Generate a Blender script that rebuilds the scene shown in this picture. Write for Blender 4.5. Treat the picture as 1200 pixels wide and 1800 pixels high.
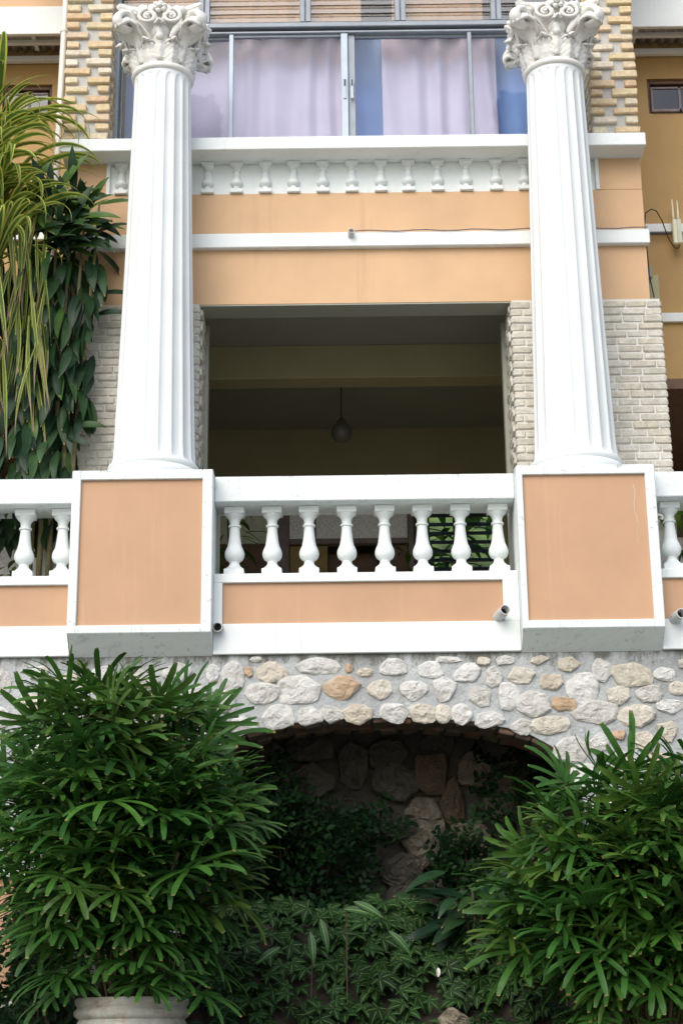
import bpy, bmesh, math, random
from mathutils import Vector, Matrix, noise
for _o in list(bpy.data.objects): bpy.data.objects.remove(_o)
SC = bpy.context.scene
COL = SC.collection
R = math.radians
PI = math.pi
random.seed(11)

# ------------------------------------------------------------------ camera, sky, sun, exposure
cam = bpy.data.cameras.new('camera')
cam.sensor_fit = 'VERTICAL'; cam.sensor_height = 36.0; cam.sensor_width = 24.0
cam.lens = 60.0; cam.clip_start = 0.1; cam.clip_end = 2000
cam_o = bpy.data.objects.new('camera', cam); COL.objects.link(cam_o)
_p, _r = R(17.8), R(0.68)
_F = Vector((0, math.cos(_p), math.sin(_p))); _U0 = Vector((0, -math.sin(_p), math.cos(_p))); _R0 = Vector((1, 0, 0))
_Rt = _R0*math.cos(_r) - _U0*math.sin(_r); _U = _R0*math.sin(_r) + _U0*math.cos(_r)
cam_o.matrix_world = Matrix(((_Rt.x, _U.x, -_F.x, 0), (_Rt.y, _U.y, -_F.y, -15), (_Rt.z, _U.z, -_F.z, 1.6), (0, 0, 0, 1)))
SC.camera = cam_o

SUN_EL, SUN_AZ = R(43), R(204)          # azimuth from +Y, clockwise: in front of the house, a little to the left
wd = bpy.data.worlds.new('World'); SC.world = wd; wd.use_nodes = True
wn = wd.node_tree; wn.nodes.clear()
_sky = wn.nodes.new('ShaderNodeTexSky'); _sky.sky_type = 'NISHITA'; _sky.sun_disc = False
_sky.sun_elevation = SUN_EL; _sky.sun_rotation = SUN_AZ
_sky.air_density = 1.0; _sky.dust_density = 2.5; _sky.ozone_density = 1.0
_bg = wn.nodes.new('ShaderNodeBackground'); _bg.inputs[1].default_value = 0.15
_wo = wn.nodes.new('ShaderNodeOutputWorld')
wn.links.new(_sky.outputs[0], _bg.inputs[0]); wn.links.new(_bg.outputs[0], _wo.inputs[0])
sun = bpy.data.lights.new('sun', 'SUN'); sun.energy = 1.4; sun.angle = R(60); sun.color = (1.0, 0.985, 0.96)
sun_o = bpy.data.objects.new('sun', sun); COL.objects.link(sun_o)
_sd = Vector((math.sin(SUN_AZ)*math.cos(SUN_EL), math.cos(SUN_AZ)*math.cos(SUN_EL), math.sin(SUN_EL)))
sun_o.rotation_euler = _sd.to_track_quat('Z', 'Y').to_euler(); sun_o.location = (-6, -20, 25)
vs = SC.view_settings
vs.view_transform = 'Standard'; vs.look = 'None'; vs.gamma = 1.0; vs.use_curve_mapping = False; vs.exposure = 0.50

# ------------------------------------------------------------------ materials
def nd(t, typ, **kw):
    n = t.nodes.new(typ)
    for k, v in kw.items(): setattr(n, k, v)
    return n

def ramp(t, stops):
    n = t.nodes.new('ShaderNodeValToRGB'); e = n.color_ramp.elements
    while len(e) < len(stops): e.new(0.5)
    for i, (p, c) in enumerate(stops):
        e[i].position = p; e[i].color = (c[0], c[1], c[2], 1) if not isinstance(c, (int, float)) else (c, c, c, 1)
    return n

def newmat(name):
    m = bpy.data.materials.new(name); m.use_nodes = True
    t = m.node_tree; b = t.nodes['Principled BSDF']
    return m, t, b

def mixc(t, fac, a, b, mode='MIX'):
    n = t.nodes.new('ShaderNodeMix'); n.data_type = 'RGBA'; n.blend_type = mode
    for s, v in ((n.inputs[0], fac), (n.inputs[6], a), (n.inputs[7], b)):
        if hasattr(v, 'is_output') or isinstance(v, bpy.types.NodeSocket): t.links.new(v, s)
        elif isinstance(v, (int, float)): s.default_value = v
        else: s.default_value = (v[0], v[1], v[2], 1)
    return n.outputs[2]

def coords(t, scale=(1, 1, 1), world=True):
    if world:
        g = t.nodes.new('ShaderNodeNewGeometry'); src = g.outputs['Position']
    else:
        g = t.nodes.new('ShaderNodeTexCoord'); src = g.outputs['Object']
    mp = t.nodes.new('ShaderNodeMapping'); mp.inputs['Scale'].default_value = scale
    t.links.new(src, mp.inputs[0])
    return mp.outputs[0]

def ntex(t, vec, scale, detail=6, rough=0.6, dist=0.0):
    n = t.nodes.new('ShaderNodeTexNoise'); n.inputs['Scale'].default_value = scale
    n.inputs['Detail'].default_value = detail; n.inputs['Roughness'].default_value = rough
    n.inputs['Distortion'].default_value = dist
    t.links.new(vec, n.inputs['Vector'])
    return n.outputs['Fac']

def bump(t, b, h, strength=0.3, dist=0.01):
    n = t.nodes.new('ShaderNodeBump'); n.inputs['Strength'].default_value = strength; n.inputs['Distance'].default_value = dist
    t.links.new(h, n.inputs['Height']); t.links.new(n.outputs[0], b.inputs['Normal'])

def paint(name, base, dirt=(0.35, 0.33, 0.28), amount=0.35, streak=0.25, rough=0.65, blotch=0.06, bstr=0.25, moss=None, thr=(0.62, 0.73), bdist=0.006):
    """Painted render: faint blotches, thin vertical run marks, specks of grime, fine trowelled relief."""
    m, t, b = newmat(name)
    w = coords(t)
    bl = ntex(t, w, 1.3, 5)
    lo = tuple(c*(1-blotch) for c in base); hi = tuple(min(1, c*(1+blotch)) for c in base)
    r = ramp(t, [(0.3, lo), (0.7, hi)]); t.links.new(bl, r.inputs[0])
    sv = coords(t, (9, 9, 0.45)); st = ntex(t, sv, 1.0, 7, 0.65)
    sr = ramp(t, [(0.56, 0.0), (0.72, 1.0)]); t.links.new(st, sr.inputs[0])
    big = ntex(t, w, 0.7, 3); br = ramp(t, [(0.42, 0.0), (0.62, 1.0)]); t.links.new(big, br.inputs[0])
    f1 = nd(t, 'ShaderNodeMath', operation='MULTIPLY'); t.links.new(sr.outputs[0], f1.inputs[0]); t.links.new(br.outputs[0], f1.inputs[1])
    f2 = nd(t, 'ShaderNodeMath', operation='MULTIPLY'); t.links.new(f1.outputs[0], f2.inputs[0]); f2.inputs[1].default_value = streak
    c = mixc(t, f2.outputs[0], r.outputs[0], dirt)
    sp = ntex(t, w, 16, 8, 0.75); spr = ramp(t, [(thr[0], 0.0), (thr[1], 1.0)]); t.links.new(sp, spr.inputs[0])
    f3 = nd(t, 'ShaderNodeMath', operation='MULTIPLY'); t.links.new(spr.outputs[0], f3.inputs[0]); f3.inputs[1].default_value = amount
    c = mixc(t, f3.outputs[0], c, dirt)
    if moss:                                   # black algae streaks growing under the drip edge of the ledge
        g = t.nodes.new('ShaderNodeNewGeometry'); sp_ = t.nodes.new('ShaderNodeSeparateXYZ'); t.links.new(g.outputs['Position'], sp_.inputs[0])
        mr = t.nodes.new('ShaderNodeMapRange'); t.links.new(sp_.outputs[2], mr.inputs[0]); mr.inputs[1].default_value = moss[0]; mr.inputs[2].default_value = moss[1]; mr.inputs[3].default_value = -0.16; mr.inputs[4].default_value = 0.16
        mv = coords(t, (7, 7, 2.2)); mn = ntex(t, mv, 1.0, 8, 0.75)
        ma = nd(t, 'ShaderNodeMath', operation='ADD'); t.links.new(mn, ma.inputs[0]); t.links.new(mr.outputs[0], ma.inputs[1])
        mm = ramp(t, [(moss[2][0], 0.0), (moss[2][1], 0.85)]); t.links.new(ma.outputs[0], mm.inputs[0]); c = mixc(t, mm.outputs[0], c, moss[3])
    t.links.new(c, b.inputs['Base Color']); b.inputs['Roughness'].default_value = rough
    fine = ntex(t, w, 38 if bdist < 0.01 else 20, 7, 0.65); bump(t, b, fine, bstr, bdist)
    return m

def varied(name, cols, rough=0.85, nscale=14, grime=(0.25, 0.23, 0.19), gamt=0.5, bstr=0.6, bd=0.012, gthr=(0.52, 0.72), chips=None):
    """Masonry piece: colour picked per object, mottled, pitted."""
    m, t, b = newmat(name)
    oi = t.nodes.new('ShaderNodeObjectInfo')
    n = len(cols)
    r = ramp(t, [(i/max(1, n-1), c) for i, c in enumerate(cols)]); t.links.new(oi.outputs['Random'], r.inputs[0])
    w = coords(t); a = ntex(t, w, nscale, 8, 0.7)
    ar = ramp(t, [(0.3, 0.72), (0.7, 1.12)]); t.links.new(a, ar.inputs[0])
    c = mixc(t, 1.0, r.outputs[0], ar.outputs[0], 'MULTIPLY')
    g = ntex(t, w, nscale*0.6, 7, 0.75); gr = ramp(t, [(gthr[0], 0.0), (gthr[1], gamt)]); t.links.new(g, gr.inputs[0])
    c = mixc(t, gr.outputs[0], c, grime)
    t.links.new(c, b.inputs['Base Color']); b.inputs['Roughness'].default_value = rough
    h = ntex(t, w, nscale*2.2, 8, 0.7); bump(t, b, h, bstr, bd)
    return m

def plain(name, col, rough=0.6, metal=0.0, var=0.12, scale=8, bstr=0.1):
    m, t, b = newmat(name); w = coords(t); a = ntex(t, w, scale, 5)
    r = ramp(t, [(0.3, tuple(x*(1-var) for x in col)), (0.7, tuple(min(1, x*(1+var)) for x in col))]); t.links.new(a, r.inputs[0])
    t.links.new(r.outputs[0], b.inputs['Base Color']); b.inputs['Roughness'].default_value = rough; b.inputs['Metallic'].default_value = metal
    bump(t, b, a, bstr, 0.004)
    return m

def glassm(name, tint, refl=0.12, rough=0.02, wav=0.0, ior=1.5, fk=1.0):
    m, t, b = newmat(name); t.nodes.remove(b); out = t.nodes['Material Output']
    tr = t.nodes.new('ShaderNodeBsdfTransparent'); tr.inputs[0].default_value = (*tint, 1)
    gl = t.nodes.new('ShaderNodeBsdfGlossy'); gl.inputs['Roughness'].default_value = rough
    fr = t.nodes.new('ShaderNodeFresnel'); fr.inputs[0].default_value = ior
    ad = nd(t, 'ShaderNodeMath', operation='MULTIPLY_ADD'); t.links.new(fr.outputs[0], ad.inputs[0]); ad.inputs[1].default_value = fk; ad.inputs[2].default_value = refl
    mx = t.nodes.new('ShaderNodeMixShader'); t.links.new(ad.outputs[0], mx.inputs[0]); t.links.new(tr.outputs[0], mx.inputs[1]); t.links.new(gl.outputs[0], mx.inputs[2])
    if wav:
        w = coords(t); a = ntex(t, w, 2.2, 2); bp = t.nodes.new('ShaderNodeBump'); bp.inputs['Strength'].default_value = wav; bp.inputs['Distance'].default_value = 0.02
        t.links.new(a, bp.inputs['Height']); t.links.new(bp.outputs[0], gl.inputs['Normal'])
    t.links.new(mx.outputs[0], out.inputs[0])
    return m

def leafm(name, cols, rib=None, ribw=0.06, tip=None, edge=None, rough=0.38, trans=0.22, lateral=False, lines=0.0, spec=0.35):
    """Leaf: colour per object, midrib and veins, margins and tips by the leaf's own UVs, some light shining through."""
    m, t, b = newmat(name); out = t.nodes['Material Output']
    oi = t.nodes.new('ShaderNodeObjectInfo'); n = len(cols)
    r = ramp(t, [(i/max(1, n-1), c) for i, c in enumerate(cols)]); t.links.new(oi.outputs['Random'], r.inputs[0])
    w = coords(t); a = ntex(t, w, 7, 4); ar = ramp(t, [(0.3, 0.7), (0.7, 1.25)]); t.links.new(a, ar.inputs[0])
    c = mixc(t, 1.0, r.outputs[0], ar.outputs[0], 'MULTIPLY')
    uv = t.nodes.new('ShaderNodeUVMap'); sx = t.nodes.new('ShaderNodeSeparateXYZ'); t.links.new(uv.outputs[0], sx.inputs[0])
    d = nd(t, 'ShaderNodeMath', operation='SUBTRACT'); t.links.new(sx.outputs[0], d.inputs[0]); d.inputs[1].default_value = 0.5
    ab = nd(t, 'ShaderNodeMath', operation='ABSOLUTE'); t.links.new(d.outputs[0], ab.inputs[0])
    if lines:
        s = nd(t, 'ShaderNodeMath', operation='MULTIPLY'); t.links.new(sx.outputs[0], s.inputs[0]); s.inputs[1].default_value = 44
        si = nd(t, 'ShaderNodeMath', operation='SINE'); t.links.new(s.outputs[0], si.inputs[0])
        lr = ramp(t, [(0.0, 1-lines), (1.0, 1+lines)]); t.links.new(si.outputs[0], lr.inputs[0])
        c = mixc(t, 1.0, c, lr.outputs[0], 'MULTIPLY')
    if edge:
        er = ramp(t, [(edge[1], 0.0), (min(0.999, edge[1]+0.06), 1.0)]); 
        e2 = nd(t, 'ShaderNodeMath', operation='MULTIPLY'); t.links.new(ab.outputs[0], e2.inputs[0]); e2.inputs[1].default_value = 2
        t.links.new(e2.outputs[0], er.inputs[0]); c = mixc(t, er.outputs[0], c, edge[0])
    if rib:
        rr = ramp(t, [(ribw*0.5, 1.0), (ribw, 0.0)]); t.links.new(ab.outputs[0], rr.inputs[0]); fac = rr.outputs[0]
        if lateral:
            k = nd(t, 'ShaderNodeMath', operation='MULTIPLY_ADD'); t.links.new(ab.outputs[0], k.inputs[0]); k.inputs[1].default_value = -0.55; t.links.new(sx.outputs[1], k.inputs[2])
            k2 = nd(t, 'ShaderNodeMath', operation='MULTIPLY'); t.links.new(k.outputs[0], k2.inputs[0]); k2.inputs[1].default_value = 46
            k3 = nd(t, 'ShaderNodeMath', operation='SINE'); t.links.new(k2.outputs[0], k3.inputs[0])
            kr = ramp(t, [(0.86, 0.0), (1.0, 0.5)]); t.links.new(k3.outputs[0], kr.inputs[0])
            mm = nd(t, 'ShaderNodeMath', operation='MAXIMUM'); t.links.new(fac, mm.inputs[0]); t.links.new(kr.outputs[0], mm.inputs[1]); fac = mm.outputs[0]
        c = mixc(t, fac, c, rib)
    if tip:
        tr = ramp(t, [(tip[1], 0.0), (min(0.995, tip[1]+0.06), 1.0)]); 
        tn = nd(t, 'ShaderNodeMath', operation='MULTIPLY_ADD'); t.links.new(a, tn.inputs[0]); tn.inputs[1].default_value = 0.22; 
        sb = nd(t, 'ShaderNodeMath', operation='SUBTRACT'); t.links.new(sx.outputs[1], sb.inputs[0]); sb.inputs[1].default_value = 0.11
        t.links.new(sb.outputs[0], tn.inputs[2]); t.links.new(tn.outputs[0], tr.inputs[0])
        c = mixc(t, tr.outputs[0], c, tip[0])
    t.links.new(c, b.inputs['Base Color']); b.inputs['Roughness'].default_value = rough; b.inputs['Specular IOR Level'].default_value = spec
    tl = t.nodes.new('ShaderNodeBsdfTranslucent'); t.links.new(c, tl.inputs[0])
    mx = t.nodes.new('ShaderNodeMixShader'); mx.inputs[0].default_value = trans
    t.links.new(b.outputs[0], mx.inputs[1]); t.links.new(tl.outputs[0], mx.inputs[2]); t.links.new(mx.outputs[0], out.inputs[0])
    return m

M = {}
M['white'] = paint('white_paint', (0.745, 0.785, 0.765), amount=0.45, streak=0.42, thr=(0.60, 0.72), dirt=(0.36, 0.36, 0.32))
M['white_worn'] = paint('white_paint_worn', (0.715, 0.76, 0.745), amount=0.75, streak=0.65, thr=(0.575, 0.69), moss=(6.66, 6.80, (0.64, 0.78), (0.10, 0.10, 0.09)), dirt=(0.30, 0.30, 0.28))
M['white_column'] = paint('white_column_paint', (0.75, 0.78, 0.762), amount=0.4, streak=0.30, thr=(0.60, 0.72), dirt=(0.48, 0.47, 0.43), bstr=0.35)
M['plaster_cast'] = paint('cast_plaster', (0.80, 0.785, 0.73), amount=0.6, thr=(0.59, 0.71), streak=0.15, dirt=(0.33, 0.30, 0.24), bstr=0.7)
M['orange'] = paint('orange_paint', (0.60, 0.385, 0.21), dirt=(0.40, 0.24, 0.13), amount=0.25, streak=0.5, blotch=0.08)
M['orange_low_light'] = paint('orange_low_light_paint', (0.50, 0.298, 0.17), dirt=(0.70, 0.45, 0.28), amount=0.10, streak=0.35, blotch=0.07)  # the wall orange again, darkened in colour for the weaker light low down
M['ochre'] = paint('shaded_wall_paint', (0.42, 0.265, 0.095), dirt=(0.30, 0.17, 0.06), amount=0.12, streak=0.3, blotch=0.08)  # orange wall colour with the shade of the recessed walls put in
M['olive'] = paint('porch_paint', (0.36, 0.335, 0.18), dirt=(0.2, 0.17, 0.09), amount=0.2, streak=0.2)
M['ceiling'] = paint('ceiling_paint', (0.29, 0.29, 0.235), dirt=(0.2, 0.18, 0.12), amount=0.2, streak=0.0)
M['floor'] = plain('terrace_tile', (0.36, 0.29, 0.21), 0.5)
M['brick'] = varied('yellow_brick', [(0.70, 0.56, 0.33), (0.74, 0.62, 0.40), (0.70, 0.50, 0.30), (0.76, 0.68, 0.50), (0.72, 0.58, 0.34), (0.66, 0.46, 0.29), (0.78, 0.73, 0.60)], nscale=22, gamt=0.35, grime=(0.40, 0.32, 0.20))
M['brick_grey'] = varied('whitewashed_brick', [(0.56, 0.53, 0.44), (0.66, 0.64, 0.57), (0.52, 0.49, 0.40), (0.70, 0.67, 0.59), (0.60, 0.55, 0.43)], nscale=16, gamt=0.5, grime=(0.34, 0.32, 0.26), gthr=(0.5, 0.7))
M['mortar'] = paint('mortar', (0.46, 0.455, 0.42), dirt=(0.25, 0.23, 0.2), amount=0.5, streak=0.2, bstr=0.8)
M['mortar_white'] = paint('whitewashed_mortar', (0.66, 0.65, 0.60), dirt=(0.34, 0.32, 0.28), amount=0.5, streak=0.2, bstr=0.7)
M['mortar_wall'] = paint('rubble_mortar', (0.42, 0.44, 0.43), dirt=(0.20, 0.20, 0.17), amount=0.5, streak=0.6, bstr=0.9, blotch=0.30, thr=(0.56, 0.70), bdist=0.03, moss=(4.86, 5.10, (0.50, 0.66), (0.085, 0.08, 0.055)))
M['stone0'] = varied('white_rubble', [(0.66, 0.65, 0.60), (0.75, 0.74, 0.70), (0.60, 0.58, 0.52), (0.72, 0.71, 0.66)], nscale=9, gamt=0.5, grime=(0.33, 0.29, 0.21), bstr=0.9, bd=0.03)
M['stone1'] = varied('buff_rubble', [(0.62, 0.57, 0.46), (0.68, 0.63, 0.53), (0.60, 0.52, 0.40)], nscale=9, gamt=0.5, grime=(0.34, 0.25, 0.15), bstr=0.9, bd=0.03)
M['stone2'] = varied('rusty_rubble', [(0.52, 0.34, 0.20), (0.58, 0.44, 0.30)], nscale=8, gamt=0.7, grime=(0.66, 0.60, 0.50), bstr=0.9, bd=0.03)
M['rock0'] = varied('shaded_grey_rock', [(0.11, 0.10, 0.08), (0.15, 0.135, 0.105), (0.085, 0.075, 0.06)], nscale=5, gamt=0.6, grime=(0.12, 0.11, 0.08), bstr=1.0, bd=0.04)  # grotto rock colours lowered to stand for shade from surrounding trees
M['rock1'] = varied('shaded_buff_rock', [(0.24, 0.205, 0.145), (0.27, 0.235, 0.17)], nscale=5, gamt=0.5, grime=(0.16, 0.13, 0.09), bstr=1.0, bd=0.04)
M['rock2'] = varied('shaded_orange_rock', [(0.17, 0.115, 0.07), (0.16, 0.115, 0.075)], nscale=5, gamt=0.4, grime=(0.2, 0.12, 0.07), bstr=1.0, bd=0.04)
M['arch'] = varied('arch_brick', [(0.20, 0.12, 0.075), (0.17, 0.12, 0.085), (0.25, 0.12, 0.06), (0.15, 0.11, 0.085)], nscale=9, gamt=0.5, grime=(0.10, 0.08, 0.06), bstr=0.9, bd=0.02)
M['alu'] = plain('aluminium', (0.26, 0.29, 0.32), 0.5, 0.2, 0.1)
M['alu_light'] = plain('aluminium_light', (0.42, 0.48, 0.54), 0.5, 0.2, 0.06)
M['dark_metal'] = plain('dark_metal', (0.05, 0.05, 0.05), 0.5, 0.3)
M['glass'] = glassm('window_glass', (0.88, 0.91, 0.97), 0.0, 0.02, 0.12, 1.38, 0.5)
M['louver_glass'] = glassm('louver_glass', (0.93, 0.90, 0.86), 0.0, 0.10, 0.0, 1.4, 0.12)
M['frosted'] = plain('rippled_glass', (0.80, 0.90, 0.90), 0.25, 0.0, 0.25, 30, 0.5)
M['dull_glass'] = glassm('dull_glass', (0.45, 0.45, 0.42), 0.03, 0.08)
M['curtain'] = plain('lilac_curtain', (0.84, 0.71, 0.72), 0.9, 0, 0.05, 3)
M['curtain_blue'] = plain('blue_curtain', (0.36, 0.50, 0.74), 0.9, 0, 0.08, 3)
M['curtain_tan'] = plain('tan_curtain', (0.40, 0.29, 0.19), 0.9, 0, 0.06, 3)
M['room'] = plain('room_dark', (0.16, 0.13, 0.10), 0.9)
M['wood'] = plain('grey_wood', (0.20, 0.16, 0.16), 0.6, 0, 0.2, 12)
M['brown'] = plain('brown_wood', (0.13, 0.065, 0.03), 0.55, 0, 0.25, 10)
M['door'] = plain('mustard_panel', (0.28, 0.19, 0.06), 0.6, 0, 0.2)
M['slat'] = plain('black_slat', (0.012, 0.016, 0.014), 0.45)
M['pale_wall'] = plain('pale_green_wall', (0.62, 0.66, 0.54), 0.8)
M['pipe'] = plain('grey_pvc', (0.58, 0.58, 0.56), 0.45, 0, 0.15, 14)
M['pipe_cream'] = plain('cream_pvc', (0.76, 0.72, 0.64), 0.45, 0, 0.08, 5)
M['black'] = plain('black_rubber', (0.012, 0.012, 0.012), 0.6)
M['globe'] = plain('milk_glass', (0.13, 0.125, 0.105), 0.3)
M['router'] = plain('ivory_plastic', (0.74, 0.72, 0.52), 0.5, 0, 0.03)
M['router_side'] = plain('grey_plastic', (0.60, 0.63, 0.50), 0.5, 0, 0.03)
M['tin'] = plain('corrugated_tin', (0.55, 0.56, 0.58), 0.45, 0.3, 0.15)
M['pot'] = varied('flaking_pot', [(0.50, 0.49, 0.42), (0.50, 0.49, 0.42)], nscale=9, gamt=0.7, grime=(0.26, 0.15, 0.09), gthr=(0.52, 0.66), bstr=0.8)
M['terracotta'] = plain('terracotta', (0.36, 0.13, 0.05), 0.8, 0, 0.25)
M['soil'] = plain('soil', (0.035, 0.026, 0.018), 0.95, 0, 0.4, 20, 0.8)
M['ground'] = plain('bounce_ground', (0.30, 0.29, 0.26), 0.9, 0, 0.25, 3, 0.4)  # unseen ground, coloured pale to bounce light up to the soffits
M['hill'] = plain('wooded_slope', (0.06, 0.10, 0.022), 0.95, 0, 0.85, 1.1, 0.8)
M['bark'] = plain('palm_cane', (0.09, 0.065, 0.035), 0.85, 0, 0.4, 25, 0.7)
M['cane'] = plain('ringed_cane', (0.22, 0.19, 0.09), 0.7, 0, 0.3, 14, 0.5)
M['palm'] = leafm('lady_palm_leaf', [(0.024, 0.086, 0.016), (0.044, 0.135, 0.021), (0.032, 0.104, 0.019), (0.068, 0.178, 0.025), (0.028, 0.092, 0.021), (0.090, 0.165, 0.025), (0.038, 0.118, 0.019)], tip=((0.22, 0.18, 0.06), 0.985), lines=0.25, rough=0.42, spec=0.25)
M['strap'] = leafm('striped_leaf', [(0.09, 0.18, 0.03), (0.14, 0.25, 0.04), (0.11, 0.21, 0.045), (0.20, 0.26, 0.05)], edge=((0.60, 0.60, 0.13), 0.52), tip=((0.40, 0.30, 0.17), 0.93), rough=0.42, trans=0.35)
M['strap_dry'] = leafm('dry_striped_leaf', [(0.10, 0.17, 0.03), (0.15, 0.21, 0.045), (0.07, 0.13, 0.025), (0.20, 0.17, 0.07)], edge=((0.42, 0.44, 0.10), 0.6), tip=((0.36, 0.27, 0.15), 0.75), rough=0.55, trans=0.3)
M['broad'] = leafm('broad_dark_leaf', [(0.007, 0.026, 0.010), (0.013, 0.042, 0.016), (0.024, 0.066, 0.018), (0.009, 0.032, 0.014), (0.034, 0.080, 0.018)], tip=((0.28, 0.21, 0.10), 0.955), rib=(0.03, 0.07, 0.025), ribw=0.03, rough=0.45, trans=0.15, spec=0.3)
M['broad_light'] = leafm('broad_bright_leaf', [(0.05, 0.12, 0.02), (0.08, 0.16, 0.025)], rib=(0.12, 0.2, 0.05), ribw=0.03, rough=0.38, trans=0.3)
M['ivy'] = leafm('shaded_veined_leaf', [(0.004, 0.016, 0.005), (0.007, 0.025, 0.007), (0.013, 0.043, 0.010), (0.004, 0.014, 0.005)], rib=(0.13, 0.22, 0.07), ribw=0.06, lateral=True, rough=0.55, trans=0.1, spec=0.12)  # leaf greens darkened to carry the dim light near the ground
M['fern'] = leafm('small_leaf', [(0.005, 0.018, 0.006), (0.008, 0.028, 0.008), (0.014, 0.045, 0.011)], rib=(0.015, 0.04, 0.01), ribw=0.05, rough=0.5, trans=0.18, spec=0.12)
M['patterned'] = leafm('patterned_leaf', [(0.025, 0.085, 0.020), (0.035, 0.10, 0.025)], rib=(0.24, 0.38, 0.12), ribw=0.06, lateral=True, rough=0.4, trans=0.2)
M['shade_tree'] = leafm('garden_leaf', [(0.05, 0.14, 0.02), (0.10, 0.22, 0.03), (0.16, 0.28, 0.05)], rough=0.5, trans=0.35)

# ------------------------------------------------------------------ object helpers
WO = {}                                   # world origin of each object that can be a parent
def tag(o, label, cat, group=None):
    o['label'] = label; o['category'] = cat
    if group: o['group'] = group
    return o

def thing(name, loc, label, cat, group=None):
    o = bpy.data.objects.new(name, None); COL.objects.link(o); o.location = loc
    o.empty_display_size = 0.2
    WO[o] = Vector(loc)
    return tag(o, label, cat, group)

def mesh(name, vs_, fs, mat, smooth=False, uv=None):
    me = bpy.data.meshes.new(name); me.from_pydata([tuple(v) for v in vs_], [], fs)
    if mat: me.materials.append(mat if not isinstance(mat, str) else M[mat])
    if smooth: me.polygons.foreach_set('use_smooth', [True]*len(me.polygons))
    if uv:
        l = me.uv_layers.new(name='UVMap')
        for lp in me.loops: l.data[lp.index].uv = uv[lp.vertex_index]
    me.update()
    return me

def link(name, me, parent=None, loc=(0, 0, 0), mtx=None):
    o = bpy.data.objects.new(name, me); COL.objects.link(o)
    off = WO[parent] if parent else Vector((0, 0, 0))
    if parent: o.parent = parent
    if mtx is not None:
        o.matrix_basis = Matrix.Translation(-off) @ mtx; WO[o] = mtx.to_translation()
    else:
        o.location = Vector(loc) - off; WO[o] = Vector(loc)
    return o

def part(name, vf, mat, parent=None, smooth=False, uv=None, sharp=None):
    """A mesh given in world coordinates; its origin is moved to the middle of its foot."""
    vs_, fs = vf
    xs = [v[0] for v in vs_]; ys = [v[1] for v in vs_]; zs = [v[2] for v in vs_]
    c = Vector(((min(xs)+max(xs))/2, (min(ys)+max(ys))/2, min(zs)))
    me = mesh(name, [Vector(v)-c for v in vs_], fs, mat, smooth, uv)
    if sharp is not None:
        me.set_sharp_from_angle(angle=R(sharp))
    return link(name, me, parent, c)

def setk(o): o['kind'] = 'structure'; return o

def box(x0, x1, y0, y1, z0, z1, bev=0.006):
    bm = bmesh.new()
    v = [bm.verts.new(p) for p in ((x0, y0, z0), (x1, y0, z0), (x1, y1, z0), (x0, y1, z0), (x0, y0, z1), (x1, y0, z1), (x1, y1, z1), (x0, y1, z1))]
    for f in ((0, 3, 2, 1), (4, 5, 6, 7), (0, 1, 5, 4), (1, 2, 6, 5), (2, 3, 7, 6), (3, 0, 4, 7)): bm.faces.new([v[i] for i in f])
    if bev: bmesh.ops.bevel(bm, geom=bm.edges[:], offset=bev, segments=1, affect='EDGES', profile=0.5)
    r = dump(bm); return r

def dump(bm):
    bm.verts.index_update(); vs_ = [tuple(v.co) for v in bm.verts]; fs = [[v.index for v in f.verts] for f in bm.faces]
    bm.free(); return vs_, fs

def join(*vfs):
    V, F = [], []
    for v, f in vfs:
        n = len(V); V += list(v); F += [[i+n for i in q] for q in f]
    return V, F

def lathe(prof, cx, cy, seg=32, cap=True, sq=None):
    """prof: list of (r, z); sq: fraction 0..1 of squareness per entry."""
    V, F = [], []
    for k, (r, z) in enumerate(prof):
        for i in range(seg):
            a = 2*PI*(i+0.5)/seg
            V.append((cx+r*math.cos(a), cy+r*math.sin(a), z))
    for k in range(len(prof)-1):
        for i in range(seg):
            j = (i+1) % seg; F.append([k*seg+i, k*seg+j, (k+1)*seg+j, (k+1)*seg+i])
    if cap:
        F.append(list(range(seg-1, -1, -1))); n = (len(prof)-1)*seg; F.append([n+i for i in range(seg)])
    return V, F

def tube(path, rad, seg=8, cap=True):
    """Round tube along a list of points; rad a number or a list."""
    V, F = [], []; P = [Vector(p) for p in path]; n = len(P)
    up = Vector((0.123, 0.32, 0.94)).normalized()
    for k in range(n):
        d = (P[min(k+1, n-1)]-P[max(k-1, 0)]).normalized()
        u = d.cross(up)
        if u.length < 1e-3: u = d.cross(Vector((1, 0, 0)))
        u.normalize(); w = d.cross(u); r = rad[k] if isinstance(rad, (list, tuple)) else rad
        for i in range(seg):
            a = 2*PI*i/seg; V.append(tuple(P[k]+u*r*math.cos(a)+w*r*math.sin(a)))
    for k in range(n-1):
        for i in range(seg):
            j = (i+1) % seg; F.append([k*seg+i, k*seg+j, (k+1)*seg+j, (k+1)*seg+i])
    if cap: F.append(list(range(seg-1, -1, -1))); F.append([(n-1)*seg+i for i in range(seg)])
    return V, F

def hollow_pipe(p0, p1, ro, ri, depth=0.12, seg=20):
    """Pipe stub from p0 (in the wall) to p1 (mouth), open at the mouth."""
    p0, p1 = Vector(p0), Vector(p1); d = (p1-p0).normalized()
    path = [p0, p1]; u = d.cross(Vector((0, 0, 1))).normalized(); w = d.cross(u)
    V, F = [], []
    rings = [(p0, ro), (p1, ro), (p1, ri), (p1-d*depth, ri)]
    for c, r in rings:
        for i in range(seg):
            a = 2*PI*i/seg; V.append(tuple(c+u*r*math.cos(a)+w*r*math.sin(a)))
    for k in range(3):
        for i in range(seg):
            j = (i+1) % seg; F.append([k*seg+i, k*seg+j, (k+1)*seg+j, (k+1)*seg+i])
    F.append([3*seg+i for i in range(seg)])
    return V, F

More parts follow.
